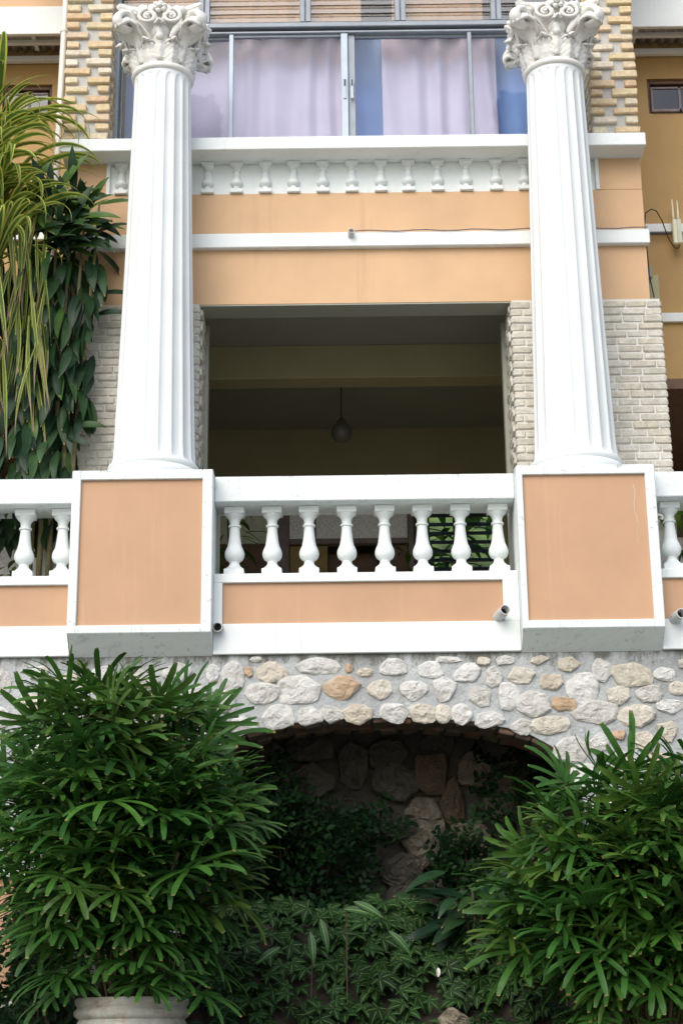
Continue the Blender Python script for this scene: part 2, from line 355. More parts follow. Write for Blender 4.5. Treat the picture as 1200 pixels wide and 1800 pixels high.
def frame_m(p, x, z):
    x = Vector(x).normalized(); z = Vector(z); y = z.cross(x)
    if y.length < 1e-4: y = Vector((0.3, 1, 0.1)).cross(x)
    y.normalize(); z = x.cross(y)
    return Matrix(((x.x, y.x, z.x, p[0]), (x.y, y.y, z.y, p[1]), (x.z, y.z, z.z, p[2]), (0, 0, 0, 1)))

# ------------------------------------------------------------------ ground
g = setk(part('ground', ([(-400, -400, 0), (400, -400, 0), (400, 600, 0), (-400, 600, 0)], [[0, 1, 2, 3]]), 'ground'))
def bedz(x, y):
    s = min(1, max(0, (y+1.25)/1.9))
    return 1.15 + 1.62*s*s*(3-2*s)*0.97 + 0.12*noise.noise(Vector((x*1.3, y*1.3, 0.3)))
V, F = [], []
NX, NY = 60, 26
for j in range(NY):
    for i in range(NX):
        x = -6+12*i/(NX-1); y = -2.6+4.6*j/(NY-1); V.append((x, y, bedz(x, y)))
for j in range(NY-1):
    for i in range(NX-1): a = j*NX+i; F.append([a, a+1, a+NX+1, a+NX])
setk(part('planting_bed', (V, F), 'soil', smooth=True))
part_o = part('bed_kerb', box(-6, 6, -2.75, -2.58, -0.02, 1.3, 0.02), 'mortar_wall')
tag(part_o, 'low grey rendered retaining wall in front of the planting bed', 'retaining wall')

V, F = [], []
for j in range(14):
    for i in range(40): x = -120+240*i/39; y = 12+60*j/13; V.append((x, y, -0.5+46*(j/13)**0.9+1.5*noise.noise(Vector((x*.08, y*.08, 0)))))
for j in range(13):
    for i in range(39): a = j*40+i; F.append([a, a+1, a+41, a+40])
setk(part('hillside', (V, F), 'hill', smooth=True))

# ------------------------------------------------------------------ the house
H = thing('house', (0.17, 0.9, 0), 'orange painted house front with white trim, brick piers and a rubble stone base', 'house')

# orange upper wall: boxes round the recess of the blind balustrade
W0, W1, WY = -2.82, 3.15, 0.82
part('wall', join(box(W0, W1, WY, WY+0.30, 8.90, 10.152, 0.004), box(W0, -2.398, WY, WY+0.30, 10.153, 10.655, 0.004),
                  box(2.712, W1, WY, WY+0.30, 10.153, 10.655, 0.004)), 'orange', H)
for a_, b_ in ((W0, W0+0.12), (W1-0.12, W1)): part('side_return', box(a_, b_, WY+0.302, 3.0, 8.90, 14.0, 0.004), 'ochre', H)
part('lintel_soffit', box(-1.41, 1.74, WY+0.004, WY+0.298, 8.885, 8.8985, 0.0), 'ceiling', H)
part('string_course', box(W0-0.03, W1+0.03, WY-0.07, WY+0.02, 9.505, 9.665, 0.008), 'white', H)
part('window_sill', join(box(W0-0.02, W1+0.02, 0.545, 1.25, 10.515, 10.66, 0.008)), 'white', H)
rp = part('relief_panel', box(-2.396, 2.710, WY+0.035, WY+0.2, 10.154, 10.514, 0.003), 'white', H)
for a_ in (-2.398, 2.674): part('relief_edge', box(a_, a_+0.038, WY-0.012, WY+0.034, 10.154, 10.514, 0.003), 'white', H)

def baluster_vf(w, h, seg=28):
    """Turned baluster with square cap and plinth, foot at the origin."""
    P = [(0.47, 0.130), (0.47, 0.145), (0.40, 0.165), (0.31, 0.185), (0.265, 0.205), (0.25, 0.225), (0.25, 0.245), (0.29, 0.255), (0.40, 0.275),
         (0.475, 0.31), (0.50, 0.350), (0.485, 0.385), (0.43, 0.425), (0.395, 0.445), (0.385, 0.452), (0.365, 0.458), (0.33, 0.51), (0.295, 0.58), (0.265, 0.66), (0.25, 0.715),
         (0.25, 0.728), (0.315, 0.733), (0.325, 0.745), (0.315, 0.757), (0.25, 0.762), (0.25, 0.80), (0.265, 0.825), (0.31, 0.85), (0.40, 0.875), (0.455, 0.895), (0.47, 0.91)]
    a = lathe([(r*w, z*h) for r, z in P], 0, 0, seg)
    b = box(-w/2, w/2, -w/2, w/2, 0, 0.128*h, 0.006)
    c = box(-w/2, w/2, -w/2, w/2, 0.905*h, h, 0.006)
    return join(a, b, c)

bl_small = mesh('half_baluster', *baluster_vf(0.135, 0.36, 20), 'white'); bl_small.polygons.foreach_set('use_smooth', [True]*len(bl_small.polygons)); bl_small.set_sharp_from_angle(angle=R(38))
for k in range(-3, 14):
    x = -1.347+0.2985*k + random.uniform(-0.008, 0.008)
    if x < -2.33 or x > 2.65: continue
    link('half_baluster', bl_small, rp, (x, WY+0.03, 10.155))

# brick meshes
def brick_vf(L, D, Hh, seed, jit=0.006, bev=0.009):
    rnd = random.Random(seed)
    bm = bmesh.new(); v = []
    for z in (-0.5, 0.5):
        for (x, y) in ((-.5, -.5), (.5, -.5), (.5, .5), (-.5, .5)):
            v.append(bm.verts.new((x*L+rnd.uniform(-jit, jit), y*D+rnd.uniform(-jit, jit)*0.6, z*Hh+rnd.uniform(-jit, jit))))
    for f in ((0, 3, 2, 1), (4, 5, 6, 7), (0, 1, 5, 4), (1, 2, 6, 5), (2, 3, 7, 6), (3, 0, 4, 7)): bm.faces.new([v[i] for i in f])
    bmesh.ops.bevel(bm, geom=bm.edges[:], offset=bev, segments=1, affect='EDGES', profile=0.5)
    return dump(bm)

yb_long = [mesh('brick', *brick_vf(0.258, 0.11, 0.074, s), 'brick') for s in range(6)]
yb_short = [mesh('brick', *brick_vf(0.138, 0.11, 0.074, s+20), 'brick') for s in range(6)]
def upper_pier(x0, x1, mirror, desc):
    p = part('brick_pier', box(x0+0.012, x1-0.012, WY+0.0, WY+0.33, 10.655, 13.6, 0.0), 'mortar', H)
    p['label'] = desc
    n = 26; pitch = 0.1115
    for k in range(n):
        z = 10.72+k*pitch + random.uniform(-.004, .004)
        lf = (k % 2 == 0)
        w = x1-x0
        if lf: seg_ = [(yb_long, 0.258, 0.0), (yb_short, 0.138, w-0.138)]
        else: seg_ = [(yb_short, 0.138, 0.0), (yb_long, 0.258, w-0.258)]
        for ms, L, s in seg_:
            o = link('brick', random.choice(ms), p, (x0+s+L/2+random.uniform(-.008, .008), WY+0.012+random.uniform(-.008, .008), z))
            o.rotation_euler = (random.uniform(-.02, .02), random.uniform(-.025, .025), random.uniform(-.03, .03)); o.scale = (random.uniform(0.9, 1.08), 1, random.uniform(0.9, 1.06))
        # inner reveal: toothing bricks turned into the window jamb
        xi = x1-0.045 if not mirror else x0+0.045
        o = link('brick', random.choice(yb_long), p, (xi, WY+0.20+(0.03 if lf else -0.01), z))
        o.rotation_euler = (0, random.uniform(-.02, .02), PI/2+random.uniform(-.03, .03))
upper_pier(-2.875, -2.385, False, 'yellow brick pier left of the upper window')
upper_pier(2.675, 3.165, True, 'yellow brick pier right of the upper window')

gb_long = [mesh('brick', *brick_vf(0.222, 0.10, 0.071, s+50, 0.004, 0.011), 'brick_grey') for s in range(6)]
gb_short = [mesh('brick', *brick_vf(0.112, 0.10, 0.071, s+70, 0.004, 0.011), 'brick_grey') for s in range(6)]
def lower_pier(x0, x1, mirror, desc):
    Y0 = 0.80
    p = part('brick_pier', box(x0+0.014, x1-0.014, Y0-0.006, Y0+0.52, 5.72, 8.897, 0.0), 'mortar_white', H)
    p['label'] = desc
    pitch = 0.0815; k = 0; z = 6.72
    while z < 8.88:
        if z + 0.036 > 8.9: break
        x = x0 if k % 2 == 0 else x0-0.117
        while x < x1-0.02:
            L = 0.222+random.uniform(-0.03, 0.03)
            a = max(x, x0); b = min(x+L, x1)
            if x1-b < 0.07: b = x1
            if b-a > 0.05:
                me = random.choice(gb_long if b-a > 0.16 else gb_short); Lm = 0.222 if b-a > 0.16 else 0.112
                o = link('brick', me, p, ((a+b)/2, Y0+0.03+random.uniform(-.007, .007), z))
                o.scale = ((b-a)/Lm, 1, random.uniform(0.95, 1.05)); o.rotation_euler = (random.uniform(-.015, .015), random.uniform(-.012, .012), random.uniform(-.015, .015))
            x = b+0.011
        # reveal bricks on the porch side
        xi = (x1-0.035) if not mirror else (x0+0.035)
        for q in range(2):
            yy = Y0+0.20+q*0.235+(0.06 if k % 2 else -0.03)
            if yy > Y0+0.44: continue
            o = link('brick', random.choice(gb_long), p, (xi+random.uniform(-.006, .006), yy, z)); o.rotation_euler = (0, random.uniform(-.02, .02), PI/2+random.uniform(-.02, .02))
        z += pitch; k += 1
lower_pier(-2.93, -1.40, False, 'whitewashed brick pier left of the porch opening')
lower_pier(1.727, 3.25, True, 'whitewashed brick pier right of the porch opening')

# upper window ------------------------------------------------------------
def window_frame():
    w = thing('window', (0.15, 1.12, 10.66), '', ''); 
    del w['label']; del w['category']; w.parent = H; w.location = Vector((0.15, 1.12, 10.66))-WO[H]
    w['label'] = 'wide aluminium sliding window with louvres above'
    GY = 1.12
    X0, X1 = -2.385, 2.675
    part('frame', join(box(X0, X0+0.05, GY-0.06, GY+0.07, 10.661, 13.6), box(X1-0.05, X1, GY-0.06, GY+0.07, 10.661, 13.6),
                       box(X0+0.05, X1-0.05, GY-0.06, GY+0.07, 10.661, 10.72)), 'alu', w)
    part('transom', join(box(X0+0.05, X1-0.05, GY-0.07, GY+0.06, 12.30, 12.335), box(X0+0.05, X1-0.05, GY-0.045, GY+0.05, 12.337, 12.375), box(X0+0.05, X1-0.05, GY-0.05, GY+0.05, 12.235, 12.262)), 'alu', w)
    part('track', box(X0+0.05, X1-0.05, GY+0.0, GY+0.06, 12.263, 12.299, 0), 'dark_metal', w)
    for a, b, m, dy in ((-1.158, -1.108, 'alu_light', 0), (0.052, 0.128, 'alu_light', 0), (0.130, 0.205, 'alu', 0.03), (1.425, 1.470, 'alu', 0)):
        part('mullion', box(a, b, GY-0.04+dy, GY+0.03+dy, 10.721, 12.234), m, w)
    for a, b, y in ((X0+0.05, -1.158, 0.035), (-1.108, 0.052, 0.0), (0.205, 1.425, 0.03), (1.470, X1-0.05, 0.035)):
        part('pane', box(a+0.001, b-0.001, GY+y-0.003, GY+y+0.003, 10.722, 12.233, 0), 'glass', w)
        part('sash', box(a+0.002, b-0.002, GY+y-0.02, GY+y+0.02, 12.205, 12.234, 0.003), 'alu', w)
    for x in (0.09, 0.167):
        hnd = part('latch', join(box(x-0.016, x+0.016, GY-0.052, GY-0.041, 11.42, 11.66, 0.003)), 'alu_light', w)
        part('latch_slot', box(x-0.008, x+0.008, GY-0.0545, GY-0.0525, 11.57, 11.65, 0.0), 'black', hnd)
    # louvre bays
    xs = [-2.335, -1.43, -0.33, 0.705, 1.75, 2.625]
    for i in range(1, 5):
        part('mullion', join(box(xs[i]-0.06, xs[i]-0.005, GY-0.05, GY+0.05, 12.376, 13.6), box(xs[i]+0.005, xs[i]+0.06, GY-0.05, GY+0.05, 12.376, 13.6), box(xs[i]-0.005, xs[i]+0.005, GY-0.02, GY+0.05, 12.376, 13.6, 0)), 'alu', w)
    for i in range(5):
        a = xs[i]+(0.062 if i else 0.001); b = xs[i+1]-(0.062 if i < 4 else 0.001)
        for k in range(8):
            z = 12.385+k*0.105
            c, s = math.cos(R(12)), math.sin(R(12)); h = 0.106
            V = []
            for (yy, zz) in ((-0.003, 0), (0.003, 0), (0.003, h), (-0.003, h)):
                y = GY+0.01 + yy*c + zz*s - 0.03; zz2 = z + zz*c - yy*s
                V += [(a, y, zz2), (b, y, zz2)]
            F = [[0, 1, 3, 2], [2, 3, 5, 4], [4, 5, 7, 6], [6, 7, 1, 0], [0, 2, 4, 6], [1, 7, 5, 3]]
            part('louver_blade', (V, F), 'louver_glass', w)
            part('blade_edge', box(a, b, GY-0.03, GY-0.022, z-0.0035, z+0.0025, 0), 'dark_metal', w)
window_frame()
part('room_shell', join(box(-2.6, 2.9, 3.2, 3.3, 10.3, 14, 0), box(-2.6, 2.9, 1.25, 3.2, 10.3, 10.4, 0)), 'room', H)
part('roof_slab', box(-3.4, 3.7, 1.2, 6.5, 14.0, 14.25, 0.01), 'white', H)
part('parapet', box(W0, W1, WY, WY+0.4, 13.601, 14.6, 0.01), 'orange', H)

def curtain(x0, x1, z0, z1, y, mat, label, amp=0.05, fold=0.30, flare=0.0):
    n = max(12, int((x1-x0)/0.012)); V, F = [], []; nz = 16; sd = random.uniform(0, 50)
    for j in range(nz+1):
        t = j/nz; z = z0+(z1-z0)*t
        for i in range(n+1):
            u = i/n; x = x0+(x1-x0)*u + flare*(1-t)*(u-0.5)
            ph = 2*PI*(x/fold) + 5.0*noise.noise(Vector((x*1.6, t*0.7, sd)))
            d = amp*(0.35+0.65*(0.5+0.5*noise.noise(Vector((x*2.1, t, sd+9)))))*math.sin(ph) + 0.045*noise.noise(Vector((x*4, t*1.6+sd, 3)))
            zz = z - (0.006*(0.5+0.5*math.sin(ph)) if j == nz else 0)
            V.append((x, y+d, zz))
    N = n+1
    for j in range(nz):
        for i in range(n): a = j*N+i; F.append([a, a+1, a+N+1, a+N])
    o = part('curtain', (V, F), mat, None, smooth=True)
    sm = o.modifiers.new('solid', 'SOLIDIFY'); sm.thickness = 0.004
    tag(o, label, 'curtain', 'curtains behind the upper window')
curtain(-1.66, 0.13, 10.68, 12.47, 1.42, 'curtain', 'wide lilac curtain hanging left of the window centre')
curtain(-2.34, -0.01, 10.68, 12.66, 1.60, 'curtain_blue', 'blue curtain behind the lilac one on the left, edge by the left column')
curtain(0.50, 1.76, 10.68, 12.47, 1.42, 'curtain', 'lilac curtain right of the window centre')
curtain(0.01, 2.62, 10.68, 12.66, 1.60, 'curtain_blue', 'blue curtain right of the window centre, showing both sides of the lilac one')
curtain(-2.3, 0.28, 12.40, 13.5, 1.27, 'curtain_tan', 'tan curtain behind the louvres on the left half', 0.02, 0.22)
curtain(0.62, 1.62, 12.40, 13.5, 1.27, 'curtain_tan', 'tan curtain behind the louvres right of the middle', 0.02, 0.22)

# porch -------------------------------------------------------------------
part('terrace_floor', box(-7, 7, 0.41, 6.0, 5.45, 5.70, 0.0), 'floor', H)
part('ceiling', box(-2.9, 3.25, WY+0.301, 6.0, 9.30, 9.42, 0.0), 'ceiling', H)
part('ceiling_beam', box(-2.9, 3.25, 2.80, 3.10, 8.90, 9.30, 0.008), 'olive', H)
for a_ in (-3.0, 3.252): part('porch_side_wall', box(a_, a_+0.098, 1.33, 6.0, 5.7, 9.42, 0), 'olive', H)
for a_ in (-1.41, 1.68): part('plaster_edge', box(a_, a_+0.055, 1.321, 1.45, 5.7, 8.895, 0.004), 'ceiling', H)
BY = 5.5
part('back_wall', join(box(-2.9, 3.25, BY, BY+0.14, 8.25, 9.30, 0), box(-2.9, -1.62, BY, BY+0.14, 5.7, 8.25, 0), box(1.98, 3.25, BY, BY+0.14, 5.7, 8.25, 0), box(0.90, 1.98, BY, BY+0.14, 5.7, 7.0, 0)), 'olive', H)
bd = part('door_screen', join(box(-0.80, -0.66, BY-0.04, BY+0.12, 5.7, 8.25), box(0.83, 0.90, BY-0.04, BY+0.12, 5.7, 8.25), box(-0.66, 0.83, BY-0.02, BY+0.1, 7.76, 7.83), box(0.02, 0.10, BY-0.02, BY+0.1, 7.83, 8.25)), 'wood', H)
part('pane', box(-0.655, 0.015, BY+0.03, BY+0.045, 7.835, 8.249, 0), 'frosted', bd)
part('pane', box(0.105, 0.825, BY+0.03, BY+0.045, 7.835, 8.249, 0), 'frosted', bd)
part('glazing_bar', box(-0.36, -0.32, BY+0.0, BY+0.028, 7.835, 8.249, 0.003), 'wood', bd)
part('door_leaf', box(-0.655, -0.18, BY+0.05, BY+0.09, 5.7, 7.755), 'door', bd)
part('door_leaf', box(-0.175, 0.45, BY+0.4, BY+0.44, 5.7, 7.755), 'brown', bd)
part('door_leaf', box(0.46, 0.825, BY+0.05, BY+0.09, 5.7, 7.755), 'brown', bd)
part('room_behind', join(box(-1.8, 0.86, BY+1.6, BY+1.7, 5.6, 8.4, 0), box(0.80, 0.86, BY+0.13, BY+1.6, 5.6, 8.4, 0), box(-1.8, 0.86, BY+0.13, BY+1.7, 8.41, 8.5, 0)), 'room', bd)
part('side_panel', box(-1.60, -0.805, BY+0.02, BY+0.07, 7.785, 8.249), 'pale_wall', bd)
part('side_panel', box(-1.60, -0.805, BY+0.02, BY+0.07, 5.7, 7.782), 'brown', bd)
lv = part('louver_window', join(box(0.902, 0.945, BY-0.02, BY+0.1, 7.0, 8.25), box(1.935, 1.979, BY-0.02, BY+0.1, 7.0, 8.25), box(1.40, 1.44, BY+0.03, BY+0.09, 7.0, 8.25)), 'slat', H)
for k in range(11):
    z = 7.04+k*0.117
    part('slat', join(([(0.946, BY, z), (1.934, BY, z), (1.934, BY+0.08, z+0.055), (0.946, BY+0.08, z+0.055), (0.946, BY, z+0.018), (1.934, BY, z+0.018), (1.934, BY+0.08, z+0.073), (0.946, BY+0.08, z+0.073)],
         [[0, 3, 2, 1], [4, 5, 6, 7], [0, 1, 5, 4], [1, 2, 6, 5], [2, 3, 7, 6], [3, 0, 4, 7]])), 'slat', lv)

# rubble stone base with the arch --------------------------------------------
ACX, AA, AB, AZ, AN = 0.33, 1.76, 0.80, 3.70, 2.6
def arch_z(x):
    d = abs(x-ACX)/AA
    return AZ+AB*(1-d**AN)**(1/AN) if d < 1 else 0.0
SY = 0.035
V, F = [], []
cols = [-6.0, -1.9] + [ACX-AA+0.001]
xs = []
n = 64
for i in range(n+1): xs.append(ACX+AA*math.sin(-PI/2+PI*i/n)*0.9999)
jit = [0.012*noise.noise(Vector((x*7, 0, 2))) for x in xs]
prof = [(x, arch_z(x)+j) for x, j in zip(xs, jit)]
def stone_wall():
    V, F = [], []
    T = 5.082
    def quad(p): 
        n0 = len(V); V.extend(p); F.append([n0, n0+1, n0+2, n0+3])
    for Y, fl in ((SY, 1), (SY+0.60, -1)):
        for i in range(n):
            (xa, za), (xb, zb) = prof[i], prof[i+1]
            q = [(xa, Y, za), (xb, Y, zb), (xb, Y, T), (xa, Y, T)]
            quad(q if fl == 1 else q[::-1])
        for xa, xb in ((-6.5, prof[0][0]), (prof[-1][0], 6.5)):
            q = [(xa, Y, 0.5), (xb, Y, 0.5), (xb, Y, T), (xa, Y, T)]; quad(q if fl == 1 else q[::-1])
    for i in range(n):
        (xa, za), (xb, zb) = prof[i], prof[i+1]
        quad([(xa, SY, za), (xa, SY+0.6, za), (xb, SY+0.6, zb), (xb, SY, zb)])
    for xa, za, s in ((prof[0][0], prof[0][1], 1), (prof[-1][0], prof[-1][1], -1)):
        q = [(xa, SY, 0.5), (xa, SY+0.6, 0.5), (xa, SY+0.6, za), (xa, SY, za)]; quad(q if s == 1 else q[::-1])
    return V, F
sw = part('stone_wall', stone_wall(), 'mortar_wall', H)
def rubble_vf(w, h, depth, rnd, n=18, rings=5):
    """A broken stone: angular outline set in the mortar, fractured facets standing proud; faces -Y, centre at origin."""
    k = rnd.uniform(0.7, 1.0); ph = rnd.uniform(0, 6.28); out = []; e = rnd.uniform(2.2, 3.6); sd = rnd.uniform(0, 99)
    nc = rnd.choice((5, 6, 6, 7, 8)); cor = []
    for i in range(nc):
        a = 2*PI*(i+rnd.uniform(-0.32, 0.32))/nc+ph; c, s_ = math.cos(a), math.sin(a)
        r = min(1.22, 1/((abs(c)**e+abs(s_)**e)**(1/e)))*rnd.uniform(0.86, 1.10); cor.append((c*r*w/2, s_*r*h/2))
    ang = [math.atan2(p[1], p[0]) for p in cor]
    for i in range(n):
        a = 2*PI*i/n+ph; dx, dz = math.cos(a), math.sin(a); best = None
        for j in range(nc):
            (x1, z1), (x2, z2) = cor[j], cor[(j+1) % nc]
            den = dx*(z2-z1)-dz*(x2-x1)
            if abs(den) < 1e-9: continue
            tt_ = (x1*(z2-z1)-z1*(x2-x1))/den; uu = (x1*dz-z1*dx)/den
            if tt_ > 0 and -1e-6 <= uu <= 1+1e-6: best = tt_ if best is None else max(best, tt_)
        if best is None: best = min(w, h)/2
        best *= 1+0.05*noise.noise(Vector((dx*3, dz*3, sd)))+rnd.uniform(-.025, .025)
        out.append((dx*best, dz*best))
    # a few cutting planes give the broken faces
    pl = [(rnd.uniform(-1, 1), rnd.uniform(-1, 1), rnd.uniform(0.75, 1.15)) for _ in range(5)]
    f = 7.0/max(0.12, min(w, h))**0.6
    V, F = [], []
    for q in range(rings+1):
        sc = 1.0 if q < 2 else 1-((q-1)/rings)**1.15*0.97
        for (x, z) in out:
            X, Z = x*sc, z*sc
            if q == 0: d = -0.02
            else:
                u, v = X/(w/2), Z/(h/2)
                d = min([1.0]+[p[2]-0.60*(p[0]*u+p[1]*v+0.2) for p in pl])*depth*(0.60 if q == 1 else min(1, 0.72+0.28*(q-1)))
                p3 = Vector((X*f, Z*f, sd))
                d += depth*(0.26*noise.noise(p3)+0.22*abs(noise.noise(p3*2.3))+0.12*noise.noise(p3*5))
                if q > 1: X += 0.05*w*noise.noise(p3+Vector((9, 0, 0))); Z += 0.05*h*noise.noise(p3+Vector((0, 9, 0)))
            V.append((X, -max(d, -0.02), Z))
    for r in range(rings):
        for i in range(n):
            j = (i+1) % n; a, b, c, d = r*n+i, r*n+j, (r+1)*n+j, (r+1)*n+i
            F.append([a, b, c]); F.append([a, c, d])
    F.append([rings*n+i for i in range(n)])
    return V, F
STONES = [(-0.99, 4.89, 0.18, 0.24, 0), (-0.85, 4.93, 0.07, 0.1, 2), (-0.64, 4.92, 0.27, 0.16, 1), (-0.22, 4.97, 0.36, 0.14, 0), (0.05, 4.95, 0.06, 0.09, 2), (0.19, 4.91, 0.13, 0.07, 1), (0.45, 4.95, 0.2, 0.14, 0), (-1.17, 4.92, 0.11, 0.16, 0), (-0.73, 4.73, 0.28, 0.19, 0), (-0.39, 4.75, 0.34, 0.22, 0), (-0.01, 4.77, 0.31, 0.2, 2), (0.32, 4.75, 0.2, 0.17, 1), (0.63, 4.74, 0.23, 0.16, 0), (-0.57, 4.52, 0.26, 0.2, 0), (-0.3, 4.51, 0.21, 0.15, 0), (-0.11, 4.53, 0.2, 0.16, 0), (0.13, 4.54, 0.24, 0.17, 1), (0.44, 4.54, 0.22, 0.17, 0), (0.70, 4.53, 0.22, 0.15, 1), (-0.9, 4.44, 0.24, 0.15, 0), (-0.78, 5.04, 0.11, 0.05, 0), (0.91, 4.75, 0.21, 0.2, 0), (1.11, 4.9, 0.23, 0.16, 0), (0.79, 4.92, 0.2, 0.16, 0), (0.93, 5.02, 0.21, 0.06, 0), (1.26, 5.0, 0.11, 0.07, 1), (1.34, 4.85, 0.15, 0.17, 0), (1.22, 4.68, 0.2, 0.19, 0), (1.47, 4.67, 0.16, 0.25, 0), (1.6, 4.86, 0.25, 0.14, 1), (1.86, 4.8, 0.19, 0.14, 1), (2.02, 4.96, 0.21, 0.13, 1), (2.14, 4.75, 0.27, 0.22, 0), (1.69, 4.61, 0.26, 0.23, 0), (1.96, 4.6, 0.19, 0.12, 2), (1.83, 4.41, 0.31, 0.15, 1), (1.3, 4.47, 0.25, 0.14, 0), (1.05, 4.52, 0.15, 0.18, 0), (0.88, 4.53, 0.13, 0.15, 1), (1.57, 4.40, 0.18, 0.13, 0), (2.23, 4.52, 0.34, 0.21, 0), (2.32, 4.91, 0.17, 0.19, 0), (2.58, 4.86, 0.34, 0.19, 1), (2.45, 4.66, 0.18, 0.16, 1), (2.73, 4.69, 0.22, 0.14, 0), (2.88, 4.86, 0.17, 0.12, 0), (2.99, 4.73, 0.14, 0.12, 1), (2.9, 4.57, 0.21, 0.11, 0), (2.6, 4.49, 0.29, 0.17, 1), (2.87, 4.34, 0.16, 0.17, 1), (2.66, 4.26, 0.18, 0.15, 1), (2.01, 4.19, 0.3, 0.2, 0), (2.43, 4.32, 0.11, 0.08, 2), (1.76, 5.0, 0.15, 0.08, 1), (3.05, 4.96, 0.11, 0.08, 0), (2.25, 4.26, 0.15, 0.15, 0), (1.45, 5.0, 0.15, 0.08, 0),
          (-2.72, 4.94, 0.15, 0.11, 0), (-3.06, 4.86, 0.14, 0.22, 0), (-2.45, 4.82, 0.24, 0.2, 1), (-2.15, 4.9, 0.22, 0.18, 0), (-1.85, 4.86, 0.26, 0.2, 0), (-1.5, 4.93, 0.24, 0.16, 0), (-1.35, 4.7, 0.22, 0.2, 0), (-1.68, 4.62, 0.28, 0.2, 1), (-2.05, 4.62, 0.24, 0.2, 0), (-2.4, 4.55, 0.26, 0.2, 0), (-2.75, 4.62, 0.26, 0.22, 1), (-3.1, 4.55, 0.22, 0.2, 0), (-1.08, 4.66, 0.2, 0.18, 0), (-1.2, 4.42, 0.26, 0.18, 0), (-1.55, 4.35, 0.24, 0.2, 0), (-1.9, 4.34, 0.24, 0.2, 1), (-2.3, 4.26, 0.28, 0.22, 0), (-2.7, 4.3, 0.24, 0.2, 0), (2.15, 3.95, 0.26, 0.22, 0), (2.45, 4.05, 0.24, 0.2, 0), (2.8, 4.05, 0.26, 0.2, 1), (2.3, 3.68, 0.3, 0.22, 0), (2.7, 3.75, 0.28, 0.24, 0), (3.2, 4.6, 0.2, 0.2, 0), (3.25, 4.35, 0.22, 0.2, 0), (3.2, 4.05, 0.24, 0.2, 1), (3.3, 4.88, 0.2, 0.18, 0)]
rs = random.Random(5)
for (x, z, w, h, t) in STONES:
    me = mesh('stone', *rubble_vf(w*1.25, h*1.22, 0.026+0.10*min(w, h), rs), 'stone%d' % t)
    link('stone', me, sw, (x, SY, z))
# arch soffit: rough brick ends on edge, each its own piece
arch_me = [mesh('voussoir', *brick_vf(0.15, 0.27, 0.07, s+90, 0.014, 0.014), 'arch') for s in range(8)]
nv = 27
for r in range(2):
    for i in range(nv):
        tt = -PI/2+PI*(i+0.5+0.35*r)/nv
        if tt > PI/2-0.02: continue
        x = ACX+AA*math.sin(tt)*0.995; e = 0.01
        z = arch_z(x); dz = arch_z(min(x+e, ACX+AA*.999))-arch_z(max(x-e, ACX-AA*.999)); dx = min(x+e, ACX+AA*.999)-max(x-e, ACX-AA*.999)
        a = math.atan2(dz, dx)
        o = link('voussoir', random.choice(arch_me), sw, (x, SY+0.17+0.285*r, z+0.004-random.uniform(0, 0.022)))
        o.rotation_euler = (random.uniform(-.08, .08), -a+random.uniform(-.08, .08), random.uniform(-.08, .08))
# grotto behind the arch
gr = thing('grotto_rockwork', (0.33, 1.5, 2.2), 'rockwork of large boulders with shade put into their colour at the back of the arched grotto', 'rock wall')
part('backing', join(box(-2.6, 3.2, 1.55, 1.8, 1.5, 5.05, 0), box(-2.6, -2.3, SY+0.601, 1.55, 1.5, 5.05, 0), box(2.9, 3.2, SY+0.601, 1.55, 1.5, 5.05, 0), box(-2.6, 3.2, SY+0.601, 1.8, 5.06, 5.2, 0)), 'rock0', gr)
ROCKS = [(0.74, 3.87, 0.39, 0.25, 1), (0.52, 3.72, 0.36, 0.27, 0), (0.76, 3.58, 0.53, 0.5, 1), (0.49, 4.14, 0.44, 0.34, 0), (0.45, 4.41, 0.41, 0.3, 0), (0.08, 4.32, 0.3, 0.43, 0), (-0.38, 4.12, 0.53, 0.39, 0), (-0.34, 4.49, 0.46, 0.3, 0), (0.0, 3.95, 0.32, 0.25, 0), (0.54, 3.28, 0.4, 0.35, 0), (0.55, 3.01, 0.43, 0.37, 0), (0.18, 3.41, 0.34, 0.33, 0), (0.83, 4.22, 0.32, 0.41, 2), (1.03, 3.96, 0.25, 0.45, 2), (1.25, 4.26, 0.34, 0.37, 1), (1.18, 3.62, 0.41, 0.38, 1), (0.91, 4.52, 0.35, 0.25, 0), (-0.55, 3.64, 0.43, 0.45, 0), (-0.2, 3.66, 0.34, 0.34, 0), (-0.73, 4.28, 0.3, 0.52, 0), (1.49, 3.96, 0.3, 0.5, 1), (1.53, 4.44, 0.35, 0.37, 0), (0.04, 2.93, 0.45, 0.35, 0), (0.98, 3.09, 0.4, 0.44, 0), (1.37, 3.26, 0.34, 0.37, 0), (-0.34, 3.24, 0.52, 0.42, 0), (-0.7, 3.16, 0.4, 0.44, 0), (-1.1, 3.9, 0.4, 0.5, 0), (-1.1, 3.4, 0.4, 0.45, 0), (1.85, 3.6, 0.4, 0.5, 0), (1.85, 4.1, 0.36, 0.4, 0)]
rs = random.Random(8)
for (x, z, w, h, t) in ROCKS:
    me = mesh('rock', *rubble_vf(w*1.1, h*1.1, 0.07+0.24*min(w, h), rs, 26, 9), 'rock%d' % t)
    link('rock', me, gr, (x, 1.54+rs.uniform(-0.1, 0.0), z))

